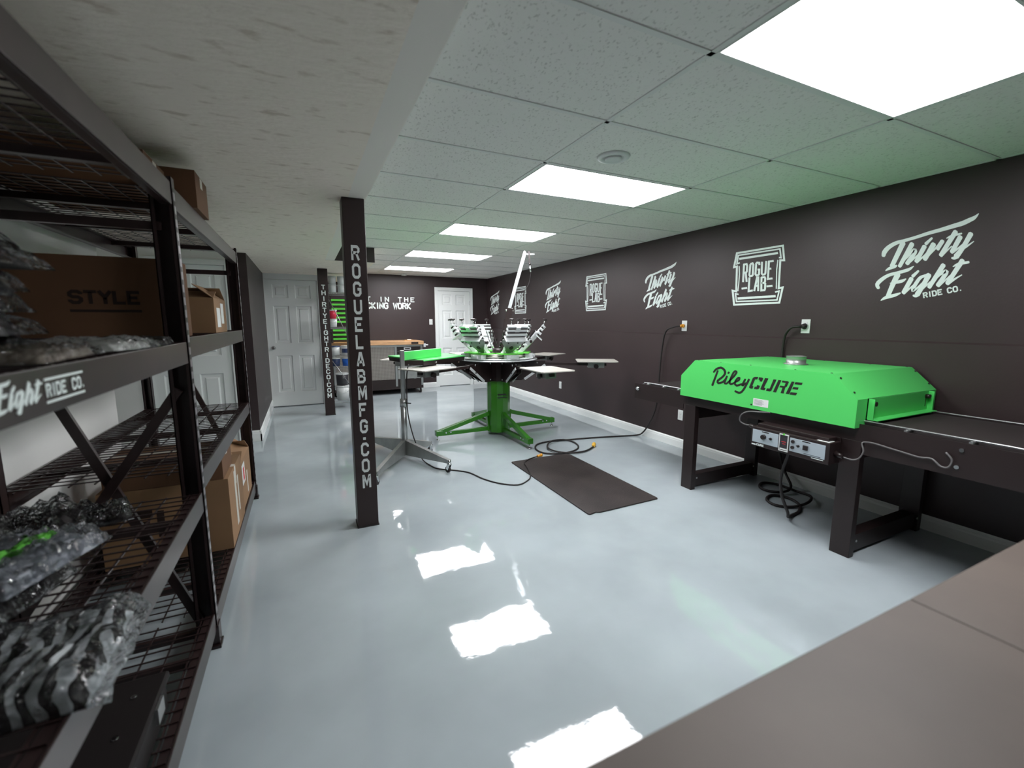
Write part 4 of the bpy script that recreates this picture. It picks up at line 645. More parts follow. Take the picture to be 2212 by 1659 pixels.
for i in range(6):
    a = -90 + 60 * i; d = pol(1, a, 0); s = pol(1, a + 90, 0); up = Vector((0, 0, 1))
    MB().bar(d * .35 + up * 1.017, d * .445 + up * 1.017, .16, .050).bar(d * .44 + up * 1.015, d * .47 + up * 1.015, .07, .035).build('registration_block', alum, press, bevel=.003)
    MB().prism([(.22, -.13), (.40, -.15), (.41, .15), (.22, .13)], lambda u, v, t: d * u + s * v + up * t, 1.046, 1.058).build('green_plate', limeg, press)
    tl = R(47); e = d * math.cos(tl) + up * math.sin(tl); n = -d * math.sin(tl) + up * math.cos(tl); O = d * .30 + up * 1.075
    P = lambda u, v, w_: O + e * u + s * v + n * w_
    h = MB().bar(P(-.03, 0, .0), P(.42, 0, .0), .056, .050, n).bar(P(-.05, -.06, 0), P(.10, -.06, 0), .012, .05, n).bar(P(-.05, .06, 0), P(.10, .06, 0), .012, .05, n)
    h.bar(P(.05, -.045, .035), P(.30, -.045, .035), .014, .02, n).bar(P(.05, .045, .035), P(.30, .045, .035), .014, .02, n); h.cyl(P(-.02, -.085, 0), P(-.02, .085, 0), .016, 12)
    head = h.build('print_head', alum, press, bevel=.002)
    sh = MB().prism([(.02, -.045), (.09, -.075), (.19, -.145), (.235, -.15), (.235, .15), (.19, .145), (.09, .075), (.02, .045)], lambda u, v, t: P(u, v, t), -.032, -.026)
    sh.build('head_plate', galv, head)
    k = MB().cyl(P(.10, 0, -.038), P(.10, 0, -.0325), .026, 16)
    for v in (-.06, .06): k.cyl(P(.18, v, -.036), P(.18, v, -.0325), .009, 10)
    k.build('plate_hole', knobm, head)
    cl = MB().bar(P(.270, -.14, -.050), P(.270, .14, -.050), .012, .095, n).bar(P(.315, -.128, -.015), P(.315, .128, -.015), .030, .050, n).bar(P(.365, -.128, .0), P(.365, .128, .0), .026, .046, n).bar(P(.408, -.128, .010), P(.408, .128, .010), .022, .040, n)
    cl.build('screen_clamp', alum, head, bevel=.002)
    MB().bar(P(.340, -.12, -.01), P(.340, .12, -.01), .018, .036, n).bar(P(.387, -.12, .004), P(.387, .12, .004), .016, .034, n).bar(P(.292, -.12, -.02), P(.292, .12, -.02), .014, .036, n).build('clamp_gap_shade', knobm, head)  # dark bars standing in for the shaded gaps between the clamp bars
    kd = (e + n * .55).normalized()
    for v in (-.085, .085):
        MB().cyl(P(.41, v, .01), P(.41, v, .01) + kd * .075, .0055, 8).build('knob_stem', chrome, head)
        MB().lathe((0, 0, 0), [(.012, -.008), (.026, -.006), (.030, .004), (.022, .010), (.008, .012)], 14).build('clamp_knob', knobm, head).matrix_local = Matrix.Translation(P(.41, v, .01) + kd * .08) @ kd.to_track_quat('Z', 'Y').to_matrix().to_4x4()
    MB().bar(P(.12, .05, .03), P(.30, .09, .045), .012, .016, n).bar(P(.12, -.05, .03), P(.30, -.09, .045), .012, .016, n).build('side_rod', knobm, head)
    for v in (-.165, .165):
        MB().cyl(P(.17, v * .75, -.01), P(.17, v, -.01), .018, 12).build('side_knob', knobm, head); MB().cyl(P(.06, v * .6, .02), P(.06, v * .8, .02), .014, 12).build('side_knob', knobm, head)
    sp = MB().cyl(P(-.02, -.035, .055), P(.16, -.035, .045), .010, 10).cyl(P(-.02, .035, .055), P(.16, .035, .045), .010, 10).bar(P(.19, -.09, .03), P(.19, .09, .03), .02, .02, n)
    sp.build('lift_spring', chrome, head)
    MB().bar(P(.05, -.11, .04), P(.22, -.10, .07), .014, .014, n).cyl(P(.20, -.10, .07), P(.26, -.10, .09), .012, 8).build('lever', knobm, head)
# mast and boom
rt = Vector((math.cos(R(25.35)), -math.sin(R(25.35)), 0)); up = Vector((0, 0, 1))
Q = lambda a, z: rt * a + up * z
MB().bar(Q(.055, 1.03), Q(.155, 1.60), .055, .075, rt).bar(Q(.03, 1.05), Q(.085, 1.46), .018, .02, rt).cyl(Q(.0, 1.03), Q(.0, 1.10), .07, 20).build('mast', blackm, press)
bm_ = MB().bar(Q(.145, 1.60), Q(.335, 2.27), .050, .042, rt).build('boom', boomm, press, bevel=.003)
MB().cyl(Q(.10, 1.575), Q(.16, 1.575), .014, 10).bar(Q(.13, 1.565), Q(.19, 1.585), .03, .04, up).build('boom_pivot', whitep, bm_)
MB().cyl(Q(.335, 2.255), Q(.455, 2.255), .011, 10).cyl(Q(.325, 2.27), Q(.345, 2.285), .02, 10).build('boom_tip', alum, bm_)
MB().bar(Q(.385, 2.29), Q(.395, 2.15), .022, .022, rt).cyl(Q(.395, 2.155), Q(.398, 2.12), .012, 8).build('balancer', knobm, bm_)
MB().cyl(Q(.398, 2.12), Q(.412, 2.045), .013, 10).build('hook', chrome, bm_)
MB().tube([Q(.412, 2.045), Q(.40, 1.97), Q(.385, 1.90), Q(.34, 1.82), Q(.30, 1.75), Q(.25, 1.68)], .0025, 6).build('tether', rubber, bm_)

# ================================================================== FLASH DRYER ON ITS STAND
fl = thing('flash_dryer', 'flash cure heater with bright green top on a steel wheeled stand', 'flash dryer', (.895, 4.53, 0)); fo = (.895, 4.53, 0)
MB().cyl((.895, 4.53, .10), (.895, 4.53, .62), .030, 24).cyl((.895, 4.53, .56), (.895, 4.53, .64), .034, 24).build('lower_pole', steel, fl, fo)
MB().bar((.897, 4.53, .64), (.899, 4.53, 1.145), .042, .042, (0, 1, 0)).build('upper_pole', steel, fl, fo, bevel=.004)
MB().cyl((.915, 4.50, .60), (.955, 4.45, .60), .006, 8).build('lock_handle', blackp, fl, fo)
for tip, sgn in (((1.185, 3.90), 1), ((1.20, 4.62), 1), ((.60, 5.12), -1), ((.50, 3.86), -1)):
    c = Vector((.895, 4.53, 0)); p = Vector((tip[0], tip[1], 0)); d = (p - c).normalized(); s = Vector((-d.y, d.x, 0)); L_ = (p - c).length
    m = MB()
    for q in (-1, 1): m.prism([(.02, .045), (.02, .205), (L_, .125), (L_, .095)], lambda u, v, t: c + d * u + s * (q * .018 + t) + Vector((0, 0, v)), -.0015, .0015)
    m.prism([(.02, .203), (.02, .207), (L_, .127), (L_, .123)], lambda u, v, t: c + d * u + s * t + Vector((0, 0, v)), -.0195, .0195)
    lg = m.build('base_leg', galv, fl, fo)
    kx = MB().cyl(p - s * .011 + Vector((0, 0, .030)) - d * .02, p + s * .011 + Vector((0, 0, .030)) - d * .02, .030, 20); kx.build('caster_wheel', rubber, lg, fo)
    y = MB()
    for q in (-1, 1): y.bar(p - d * .02 + s * q * .015 + Vector((0, 0, .03)), p + s * q * .013 + Vector((0, 0, .088)), .003, .03, d)
    y.cyl(p + Vector((0, 0, .085)), p + Vector((0, 0, .125)), .012, 10).cyl(p + Vector((0, 0, .082)), p + Vector((0, 0, .090)), .020, 12).build('caster_fork', chrome, lg, fo)
A1, A0, A2, A3 = Vector((1.119, 4.527, 0)), Vector((.891, 5.328, 0)), Vector((1.746, 5.003, 0)), Vector((1.56, 5.66, 0))
q4 = [A1, A2, A3, A0]; zc = Vector((0, 0, 1))
cen = (A1 + A2 + A3 + A0) / 4
MB().hexa([a + zc * 1.020 for a in q4], [a + zc * 1.034 for a in q4]).build('green_top', neon, fl, fo, bevel=.003)
MB().hexa([cen + (a - cen) * .97 + zc * .975 for a in q4], [cen + (a - cen) * .985 + zc * 1.0195 for a in q4]).build('heater_body', blackm, fl, fo)
MB().cyl(A1 * .72 + A2 * .28 + zc * .995 - Vector((.0, .012, 0)), A1 * .72 + A2 * .28 + zc * .995 + Vector((-.02, .02, 0)), .008, 8).build('bolt', chrome, fl, fo)
b0, b1 = Vector((.925, 4.565, 0)), Vector((1.455, 5.02, 0)); bd = (b1 - b0).normalized(); bs = Vector((-bd.y, bd.x, 0))
MB().hexa([p + zc * 1.035 for p in (b0, b1, b1 + bs * .05, b0 + bs * .05)], [p + zc * 1.125 for p in (b0, b1, b1 + bs * .05, b0 + bs * .05)]).build('green_control_box', neon, fl, fo, bevel=.003)
MB().hexa([p + zc * .985 for p in (b0, A1, A1 + bs * .08, b0 + bs * .05)], [p + zc * 1.0335 for p in (b0, A1, A1 + bs * .08, b0 + bs * .05)]).build('mount_bracket', blackm, fl, fo)
t = thing('power_cord', 'black cord from the flash dryer running along the floor to the dark mat', 'cord', (1.5, 3.4, 0))
MB().tube([(.955, 4.50, 1.00), (.93, 4.475, .90), (.922, 4.47, .70), (.925, 4.47, .50), (.965, 4.47, .28), (1.02, 4.44, .09), (1.035, 4.33, .02), (1.07, 4.17, .007), (1.10, 4.06, .007), (1.16, 3.99, .0075), (1.26, 3.91, .007), (1.35, 3.80, .007), (1.41, 3.59, .007), (1.50, 3.42, .007), (1.63, 3.32, .007), (1.76, 3.38, .007), (1.835, 3.47, .012), (1.90, 3.66, .018), (1.945, 3.81, .018), (2.05, 3.90, .018), (2.17, 3.95, .014)], .006, 8).build('cable', rubber, t, (1.5, 3.4, 0))
MB().cyl((2.17, 3.95, .016), (2.215, 3.965, .016), .013, 12).cyl((2.215, 3.965, .016), (2.235, 3.972, .016), .016, 12).build('plug', orange, t, (1.5, 3.4, 0))

# ================================================================== FLOOR MAT, EXTENSION CORD
t = thing('floor_mat', 'worn dark rubber mat lying flat on the glossy floor', 'floor mat', (2.19, 3.24, 0))
MB().prism([(-.345, -.675), (-.335, -.69), (-.27, -.675), (-.245, -.69), (.335, -.68), (.345, -.665), (.345, .66), (.20, .69), (-.335, .68), (-.345, .665)], lambda u, v, q: (u, v, q), .0005, .011).build('rubber_sheet', matm, t, bevel=.003)
eo = (2.9, 4.2, 0)
t = thing('extension_cord', 'thick black extension cord coiled on the floor, yellow plug in the wall', 'cord', eo)
MB().tube([(3.80, 3.63, 1.388), (3.765, 3.70, 1.375), (3.775, 3.83, 1.32), (3.80, 3.90, 1.12), (3.80, 3.92, .86), (3.80, 3.93, .58), (3.80, 3.97, .36), (3.795, 4.05, .19), (3.79, 4.14, .06), (3.74, 4.20, .011), (3.46, 4.265, .011), (3.158, 4.335, .011), (2.852, 4.385, .011), (2.60, 4.42, .011), (2.40, 4.37, .011), (2.295, 4.22, .011), (2.29, 4.06, .011), (2.38, 3.97, .011), (2.575, 3.945, .011), (2.758, 4.05, .011), (2.834, 4.25, .012), (2.77, 4.385, .020), (2.58, 4.36, .028), (2.43, 4.19, .022), (2.43, 4.02, .020), (2.547, 3.90, .018), (2.742, 3.895, .014), (2.93, 4.0, .014)], .0095, 8).build('cable', rubber, t, eo)
MB().cyl((2.925, 3.995, .022), (2.955, 4.03, .022), .016, 14, .021).cyl((2.955, 4.03, .022), (2.985, 4.065, .022), .022, 14).build('connector', yellow, t, eo)
MB().cyl((3.835, 3.625, 1.388), (3.81, 3.627, 1.388), .020, 14).cyl((3.81, 3.627, 1.388), (3.79, 3.63, 1.388), .016, 14, .012).build('wall_plug', orange, t, eo)

# ================================================================== CONVEYOR DRYER
do = (3.3, 2.05, 0); dr = thing('conveyor_dryer', 'long conveyor dryer with a bright green hood on black legs', 'conveyor dryer', do)
def dp(n_, mb, m_, par=None, bv=0): return mb.build(n_, m_, par or dr, do, bevel=bv)
XA, XB = 2.877, 3.80
prof = [(1.396, .985), (1.54, 1.122), (2.58, 1.122), (2.715, .985)]; full = [(1.396, .815)] + prof + [(2.715, .815)]
h = MB().prism(prof, lambda u, v, t_: (t_, u, v), XA + .004, XB - .004)
h.prism(full, lambda u, v, t_: (t_, u, v), XA, XA + .0039).prism(full, lambda u, v, t_: (t_, u, v), XB - .0039, XB)
for x0, x1 in ((XA + .004, XA + .105), (XB - .105, XB - .004)):
    for y0, y1 in ((1.396, 1.402), (2.709, 2.715)): h.box(x0, x1, y0, y1, .815, .9849)
    for y0, y1 in ((1.402, 1.50), (2.611, 2.709)): h.box((x1 - .004) if x0 < 3 else x0, x1 if x0 < 3 else x0 + .004, y0, y1, .84, .9849)
hood = dp('hood', h, neon)
for y, s_ in ((1.396, -1), (2.715, 1)):
    f = MB().box(XA + .110, XB - .110, y + s_ * .004, y + s_ * .007, .862, .984).box(XA + .110, XB - .110, y + s_ * .007, y + s_ * .06, .858, .862)
    f.box(XA + .110, XA + .113, y + s_ * .007, y + s_ * .035, .862, .984).box(XB - .113, XB - .110, y + s_ * .007, y + s_ * .035, .862, .984)
    fp = dp('end_flap', f, neon, hood)
    k = MB()
    for x in (XA + .145, XB - .145): k.cyl((x, y + s_ * .007, .952), (x, y + s_ * .030, .952), .014, 14)
    dp('flap_knob', k, knobm, fp)
    dp('flap_slot', MB().box(XA + .142, XA + .148, y + s_ * .007, y + s_ * .009, .885, .94).box(XB - .148, XB - .142, y + s_ * .007, y + s_ * .009, .885, .94), knobm, fp)
dp('heat_chamber', B(XA + .06, XB - .06, 1.43, 2.68, .862, .984), blackm)
k = MB()
for y in (1.56, 1.78, 2.10, 2.35, 2.56): k.cyl((XA + .02, y, 1.122), (XA + .02, y, 1.125), .006, 8).cyl((XB - .02, y, 1.122), (XB - .02, y, 1.125), .006, 8)
for y, z in ((1.51, 1.097), (1.43, 1.021)): k.cyl((XA + .025, y, z), (XA + .025, y - .003, z + .003), .006, 8).cyl((XB - .025, y, z), (XB - .025, y - .003, z + .003), .006, 8)
k.cyl((XA - .002, 2.056, .845), (XA, 2.056, .845), .006, 8)
dp('hood_screws', k, knobm, hood)
v = MB().lathe((3.27, 2.01, 1.1225), [(.078, 0), (.078, .006), (.063, .008), (.063, .058), (.066, .060), (.060, .062), (.058, .012), (.02, .011)], 36)
dp('vent_collar', v, galv, hood)
fn = lambda u, v, d: (XA - d, u + 2.0258, v + 1.0054)
m = MB()
for i, s_ in enumerate(RILEY): m.strip(s_, fn, 0, .0012 + .00005 * i)
for poly in CURE: m.prism(poly, fn, 0, .0012)
dp('lettering', m, blackv, hood)['label'] = 'black script and stencil lettering'
st = dp('rating_sticker', B(XA - .001, XA, 1.930, 2.043, .841, .894), paper, hood)
m = MB()
for i in range(5): m.box(XA - .0014, XA - .001, 1.975 - .012 * (i % 2), 2.034, .884 - i * .008, .887 - i * .008)
dp('print_lines', m, galv, hood)
for (y0, y1) in ((1.375, 1.487), (2.59, 2.70)):
    for x0, x1 in ((2.925, 2.975), (3.735, 3.785)):
        dp('leg', B(x0, x1, y0, y1, 0, .735), dryblack, None, .003)
    dp('cross_member', B(2.975, 3.735, y0 + .02, y1 - .02, .62, .735), dryblack); cb = dp('cross_member', B(2.975, 3.735, y0 + .02, y1 - .02, .02, .125), dryblack)
    k = MB()
    for x in (2.99, 3.72): k.cyl((x, y0 - .003, .10), (x, y0, .10), .008, 8)
    dp('bolt', k, steel, cb)
for x0, x1 in ((2.925, 2.931), (3.779, 3.785)):
    dp('side_rail', MB().box(x0, x1, .60, 3.34, .735, .838).box(x0, x1, .60, 1.36, .66, .735).box(x0, x1, 2.72, 3.34, .69, .735), dryblack)
for x in (2.975, 3.705):
    pts = [(x, 3.30, .812), (x, 3.26, .846), (x, 3.20, .850), (x, 2.0, .850), (x, .80, .850), (x, .68, .846), (x, .60, .80)]
    dp('edge_rail', MB().tube(pts, .0055, 8, 1), steel)
b_ = MB()
prof2 = [(3.28, .80), (3.262, .832), (3.22, .842), (.78, .842), (.70, .834), (.655, .80), (.70, .765), (3.22, .765)]
b_.prism(prof2, lambda u, v, t_: (t_, u, v), 3.0, 3.68); dp('conveyor_belt', b_, beltm)
m = MB()
for y in (1.18, .92, .72, 2.98, 2.80, 3.18): m.cyl((2.9325, y, .842), (2.998, y, .842), .008, 10)
dp('belt_guide_pins', m, steel)
m = MB()
for y in (3.285,): m.cyl((2.90, y, .79), (2.925, y, .79), .013, 12).cyl((2.912, y, .79), (2.918, y, .79), .019, 14)
for y, z in ((.945, .80), (.955, .71)): m.cyl((2.918, y, z), (2.925, y, z), .010, 10)
dp('adjuster_bolts', m, chrome)
dp('end_bracket', MB().box(2.905, 2.925, .60, .66, .70, .79), steel)
# control box
cb = dp('control_box', MB().box(2.80, 2.915, 1.475, 1.985, .578, .712).box(2.83, 2.915, 1.50, 1.96, .712, .735).box(2.915, 2.925, 1.48, 1.98, .60, .735), dryblack, None, .003)
dp('faceplate', B(2.797, 2.80, 1.788, 1.972, .606, .694), silverpanel, cb, .002)['label'] = 'silver faceplate with a round dial'
dp('faceplate', B(2.797, 2.80, 1.497, 1.712, .606, .694), silverpanel, cb, .002)['label'] = 'silver faceplate with four buttons'
dp('dial', MB().cyl((2.782, 1.888, .654), (2.797, 1.888, .654), .0165, 20), knobm, cb)
dp('toggle_switch', MB().cyl((2.79, 1.838, .652), (2.797, 1.838, .652), .009, 12).cyl((2.777, 1.838, .657), (2.79, 1.838, .652), .0035, 8), knobm, cb)
for y, z in ((1.690, .672), (1.690, .634)): dp('push_button', MB().cyl((2.788, y, z), (2.797, y, z), .0105, 14), knobm, cb)
dp('toggle_switch', MB().cyl((2.79, 1.655, .650), (2.797, 1.655, .650), .008, 12).cyl((2.775, 1.655, .656), (2.79, 1.655, .650), .0035, 8), knobm, cb)
dp('square_switch', B(2.787, 2.797, 1.596, 1.625, .636, .666), knobm, cb, .002)
dp('breaker_frame', MB().box(2.793, 2.80, 1.720, 1.724, .592, .706).box(2.793, 2.80, 1.776, 1.780, .592, .706).box(2.793, 2.80, 1.724, 1.776, .592, .597).box(2.793, 2.80, 1.724, 1.776, .700, .706).box(2.793, 2.80, 1.728, 1.772, .603, .611), whitep, cb)
dp('temperature_display', B(2.796, 2.80, 1.7245, 1.7755, .612, .699), blackp, cb)
m = MB().box(2.7955, 2.796, 1.735, 1.765, .653, .657).box(2.7955, 2.796, 1.738, 1.758, .640, .643); dp('display_text', m, redm, cb)
dp('green_lamp', MB().cyl((2.790, 1.750, .706), (2.797, 1.750, .706), .006, 10), limeg, cb)
m = MB(); fn = lambda u, v, d: (2.7965 - d, 1.972 - u, .706 + v) ; m.box(2.7965, 2.797, 1.855, 1.905, .684, .691).box(2.7965, 2.797, 1.585, 1.635, .684, .691).box(2.7965, 2.797, 1.52, 1.62, .612, .615)
dp('panel_print', m, blackv, cb)
m = MB(); fn = lambda u, v, d: (2.80 - d, 1.975 - u, .584 + v); word(m, 'CURE', fn, .035, 0, .012, .014, .002, 1.4); m.box(2.799, 2.80, 1.945, 1.975, .584, .592).box(2.799, 2.80, 1.505, 1.575, .596, .600)
dp('box_lettering', m, vinyl, cb)
dp('box_sticker', MB().box(2.815, 2.875, 1.490, 1.560, .712, .7135), paper, cb)
dp('cable_gland', MB().cyl((2.85, 1.985, .69), (2.85, 2.035, .70), .014, 12), knobm, cb); dp('cable_gland', MB().cyl((2.86, 1.475, .645), (2.86, 1.43, .635), .018, 12, .012), knobm, cb); dp('cable_gland', MB().cyl((2.90, 1.80, .56), (2.90, 1.80, .60), .018, 12), knobm, cb)
dp('hood_cable', MB().tube([(2.86, 1.90, .816), (2.84, 1.96, .81), (2.83, 2.04, .80), (2.83, 2.095, .765), (2.835, 2.105, .72), (2.845, 2.075, .70), (2.85, 2.03, .70)], .0045, 8), cablem)
dp('rail_cable', MB().tube([(2.86, 1.43, .635), (2.875, 1.39, .628), (2.885, 1.36, .645), (2.89, 1.345, .69), (2.90, 1.36, .735), (2.908, 1.32, .745), (2.912, 1.25, .738), (2.912, 1.18, .73), (2.912, 1.10, .722), (2.912, 1.05, .728), (2.908, 1.01, .70), (2.908, .98, .705), (2.91, .972, .745), (2.915, 1.0, .775)], .0045, 8), cablem)
co = (3.4, 2.1, 0); t = thing('power_cord', 'thick black cord of the green dryer looped on the floor beneath it', 'cord', co)
MB().tube([(2.95, 1.80, .556), (2.952, 1.815, .50), (2.955, 1.835, .43), (2.96, 1.85, .33), (2.98, 1.84, .21), (3.04, 1.83, .09), (3.10, 1.86, .03), (3.19, 1.89, .0115), (3.31, 1.91, .0115), (3.44, 1.99, .0115), (3.49, 2.11, .0115), (3.42, 2.20, .0115), (3.30, 2.16, .0115), (3.26, 2.06, .0115), (3.35, 1.98, .012), (3.50, 1.96, .025), (3.64, 2.02, .03), (3.69, 2.16, .013), (3.70, 2.34, .0115), (3.62, 2.42, .0115), (3.50, 2.36, .0115), (3.49, 2.26, .0125), (3.58, 2.19, .02), (3.70, 2.22, .04), (3.79, 2.34, .12), (3.815, 2.42, .3), (3.82, 2.45, .7), (3.82, 2.47, 1.0), (3.82, 2.475, 1.17), (3.815, 2.468, 1.25), (3.80, 2.445, 1.33), (3.785, 2.39, 1.385), (3.79, 2.34, 1.393), (3.80, 2.325, 1.395)], .0105, 8).build('cable', rubber, t, co)
MB().cyl((3.835, 2.31, 1.395), (3.80, 2.32, 1.395), .026, 14, .016).build('wall_plug', rubber, t, co)

# ================================================================== FOREGROUND TABLE
t = thing('work_table', 'brown topped work table at the lower right, a seam across its top', 'table', (1.5, -.1, 0)); h = .90
MB().box(-1.36, -.466, -.55, .477, h - .03, h).build('table_top', tabletop, t, bevel=.003)['label'] = 'brown table top board left of the seam'
MB().box(-.4645, 1.2, -.55, .477, h - .03, h).build('table_top', tabletop, t, bevel=.003)['label'] = 'brown table top board right of the seam'
for x in (-1.28, 1.12):
    for y in (-.48, .40): B(x, x + .06, y, y + .06, 0, h - .03).build('leg', blackm, t, bevel=.003)

# ================================================================== WORKBENCH AT THE BACK
bo = (1.3, 9.1, 0); bn = thing('workbench', 'long workbench with a wooden top against the dark back wall', 'workbench', bo)
def bp_(n_, mb, m_, par=None, bv=0): return mb.build(n_, m_, par or bn, bo, bevel=bv)
bp_('bench_top', B(.45, 2.17, 8.72, 9.43, .985, 1.052), woodtop, None, .004)
bp_('frame', MB().box(.47, 2.15, 8.76, 8.80, .945, .984).box(.47, .51, 8.76, 8.80, .16, .945).box(2.11, 2.15, 8.76, 8.80, .16, .945).box(.47, .51, 9.38, 9.42, .16, .984).box(2.11, 2.15, 9.38, 9.42, .16, .984).box(1.60, 1.64, 8.76, 8.80, .16, .945), steel)
bp_('side_panel', B(.515, 1.595, 8.775, 8.785, .30, .943), diamond)['label'] = 'grey patterned metal front panel'
bp_('base_panel', MB().box(.47, 2.15, 8.765, 8.79, .10, .295).box(.47, 2.15, 8.79, 9.40, .10, .14), blackm)
cab = bp_('drawer_cabinet', MB().box(1.645, 2.105, 8.80, 9.38, .30, .944), blackm)
for z0, z1, mm in ((.87, .94, blackm), (.80, .865, blackm), (.73, .795, blackm), (.30, .56, galv)):
    d_ = bp_('drawer', B(1.65, 2.10, 8.775, 8.7995, z0 + .003, z1 - .003), mm)
    if z0 != .80 and z0 != .73:
        q = (z0 + z1) / 2 + (.06 if z1 < .6 else 0)
        bp_('drawer_handle', MB().box(1.78, 1.92, 8.765, 8.7745, q - .024, q - .010).box(1.78, 1.92, 8.765, 8.7745, q + .010, q + .024).box(1.78, 1.80, 8.765, 8.7745, q - .010, q + .010).box(1.90, 1.92, 8.765, 8.7745, q - .010, q + .010), whitep, d_)
    else: bp_('drawer_edge', B(1.65, 2.10, 8.770, 8.7745, z1 - .010, z1 - .004), steel, d_)
for x in (.52, 2.10):
    for y in (8.82, 9.36):
        c_ = bp_('caster_wheel', MB().cyl((x - .017, y, .05), (x + .017, y, .05), .05, 18), rubber)
        bp_('caster_fork', MB().box(x - .024, x - .018, y - .015, y + .015, .04, .10).box(x + .018, x + .024, y - .015, y + .015, .04, .10), whitep, c_)
bp_('bench_vise', MB().box(2.172, 2.215, 8.74, 8.80, .93, 1.0).cyl((2.215, 8.77, .97), (2.27, 8.77, .97), .012, 10), alum)
bp_('top_inlay', B(1.92, 2.06, 8.718, 8.7195, .995, 1.035), blackm)
t = thing('squeegee', 'small pale tool lying on the right end of the wooden bench top', 'tool', (1.93, 9.0, 1.053)); B(-.09, .09, -.03, .03, 0, .014).build('blade', woodf, t, bevel=.003); B(-.03, .05, -.02, .02, .014, .028).build('grip', whitep, t, bevel=.003)

# ================================================================== WIRE RACK WITH BUCKETS
wo = (.67, 8.2, 0); wr = thing('wire_shelf', 'grey wire shelf unit between the two dark posts, stocked with buckets', 'shelf', wo)
x0, x1, y0, y1 = .36, .74, 7.72, 8.16
for x in (x0, x1):
    for y in (y0, y1): MB().cyl((x, y, 0), (x, y, 1.985), .0125, 10).build('post', steel, wr, wo)
SH = (.12, .70, .885, 1.345, 1.905)
for z in SH:
    m = MB()
    for y in (y0, y1): m.box(x0, x1, y - .005, y + .005, z - .030, z - .022).box(x0, x1, y - .005, y + .005, z - .006, z)
    for x in (x0, x1): m.box(x - .005, x + .005, y0, y1, z - .030, z - .022).box(x - .005, x + .005, y0, y1, z - .006, z)
    for i in range(1, 15): m.box(x0 + i * .025, x0 + i * .025 + .003, y0, y1, z - .004, z - .0005)
    m.build('shelf', steel, wr, wo)
for za, zb in ((1.87, 1.02), (.86, .25)): MB().cyl((x0, y0 - .014, za), (x1, y0 - .014, zb), .006, 8).build('diagonal_brace', steel, wr, wo)
def bucket(x, y, z, r, h, body, lid, label, band=None, group='buckets and tubs on the wire shelf', bail=False):
    t = thing('bucket', label, 'bucket', (x, y, z + .001), group)
    MB().lathe((0, 0, 0), [(r * .88, 0), (r, h * .93), (r * .99, h * .93)], 28).build('pail', body, t)
    MB().lathe((0, 0, 0), [(r * 1.02, h * .88), (r * 1.06, h * .90), (r * 1.06, h * .985), (r * 1.0, h), (r * .9, h * .985)], 28).build('lid', lid, t)
    if band:
        m = MB(); n = 12
        for i in range(n):
            a0, a1 = R(-160 + 140 * i / n), R(-160 + 140 * (i + 1) / n); f = lambda a, k: (math.cos(a) * (r * (.9 + .1 * k) * 1.004), math.sin(a) * (r * (.9 + .1 * k) * 1.004), h * (k * .93))
            m.add([f(a0, .25), f(a1, .25), f(a1, .75), f(a0, .75)], [(0, 1, 2, 3)])
        m.build('paper_label', band, t)
    if bail: MB().tube([(-r * 1.05, 0, h * .8), (-r * .7, -r * .9, h * .62), (0, -r * 1.12, h * .52), (r * .7, -r * .9, h * .62), (r * 1.05, 0, h * .8)], .002, 6).build('bail_handle', steel, t)
    return t
bucket(.545, 7.86, .12, .105, .25, whitep, whitep, 'white pail with a wire handle on the bottom shelf, below the dark bucket', bail=True)
bucket(.545, 7.86, .372, .10, .205, blackp, whitep, 'dark bucket with a white lid stacked on the white pail')
bucket(.455, 7.86, .70, .075, .135, navyb, whitep, 'navy tub behind the post on the shelf above the bottom pails')
bucket(.64, 7.86, .70, .085, .135, blueb, whitep, 'bright blue tub on the shelf above the bottom pails')
bucket(.64, 7.86, .885, .088, .15, whitep, whitep, 'white tub with a navy label on the shelf right above the bright blue tub', navyb)
bucket(.455, 7.86, .885, .080, .15, whitep, navyb, 'white tub with a navy lid beside the labelled white tub')
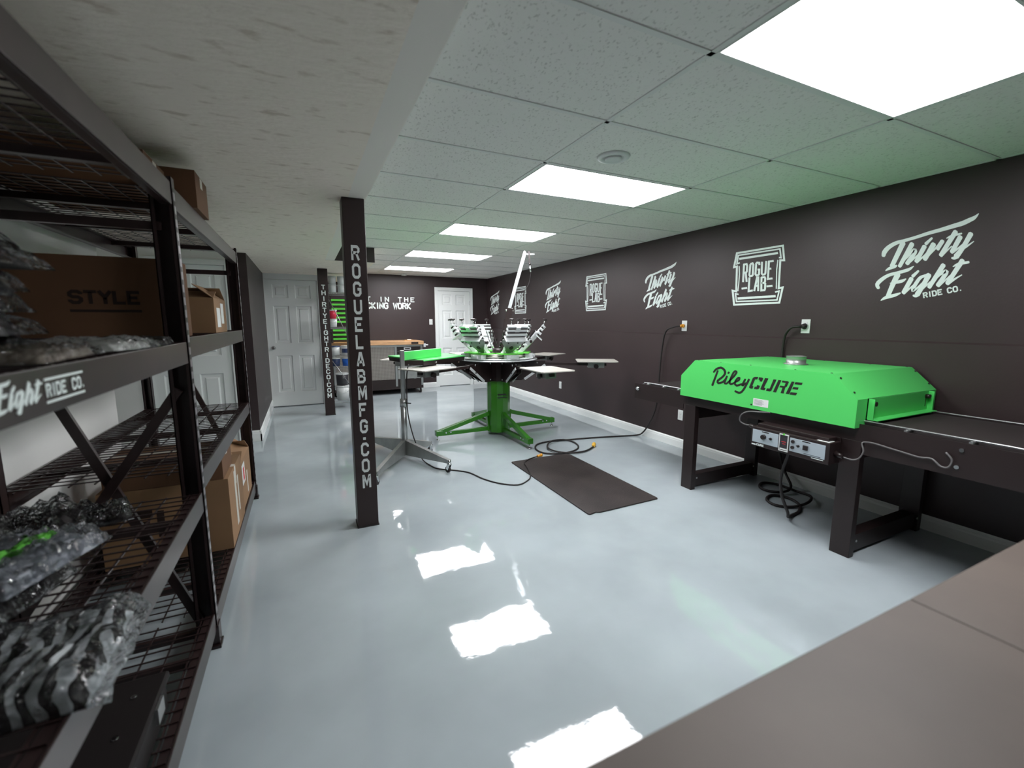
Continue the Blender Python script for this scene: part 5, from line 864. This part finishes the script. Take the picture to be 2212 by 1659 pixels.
bucket(.445, 7.86, 1.345, .070, .135, whitep, whitep, 'white tub with a handle just below the red tub', bail=True)
bucket(.445, 7.86, 1.482, .070, .145, redb, whitep, 'red tub with a white lid')
for i, (x, z, s) in enumerate(((.47, 1.905, 'lower left clear tub on top of the wire shelf'), (.61, 1.905, 'lower right clear tub on top of the wire shelf'), (.47, 2.037, 'upper left clear tub, nearest the ceiling'), (.61, 2.037, 'upper right clear tub, nearest the ceiling'))):
    bucket(x, 7.86, z, .062, .130, clearp, clearp, s, group='clear tubs on top of the wire shelf')
# screens with lime green frames lying flat in a stack against the wall behind
def screen_frame(x, y, z, label, w=.52, dd=.40):
    t = thing('printing_screen', label, 'screen frame', (x, y, z), 'lime framed printing screens stacked flat'); a, b = w / 2, dd / 2; k = .035
    MB().box(-a, a, -b, -b + k, 0, .034).box(-a, a, b - k, b, 0, .034).box(-a, -a + k, -b + k, b - k, 0, .034).box(a - k, a, -b + k, b - k, 0, .034).build('frame', limeg, t, bevel=.003)
    B(-a + k, a - k, -b + k, b - k, .002, .005).build('mesh', meshg, t); return t
so = (.72, 8.75, 1.053)
rk = thing('screen_rack', 'open rack holding the lime framed screens on the bench', 'rack', so)
m = MB()
for x in (-.255, .255):
    m.box(x - .012, x + .012, -.2, -.176, 0, .83).box(x - .012, x + .012, .176, .2, 0, .83)
    for i in range(10): m.box(x - .012, x + .012, -.176, .176, .045 + i * .077, .053 + i * .077)
m.build('rack_frame', blackm, rk)
m = MB().box(-.26, .26, -.2, .2, 0, .012); m.build('rack_base', woodf, rk)
for i in range(10):
    if i == 3: continue
    screen_frame(.72, 8.74, 1.053 + .0535 + i * .077, ('lime framed screen, bottom of the stack on the bench', 'lime framed screen, second from the bottom', 'lime framed screen, third from the bottom, below the gap', '', 'lime framed screen just above the gap in the stack', 'lime framed screen, sixth level up', 'lime framed screen, seventh level up beside the red tub', 'lime framed screen, eighth level up', 'lime framed screen, next to the top', 'lime framed screen, top of the stack')[i], .48, .40)
m = None
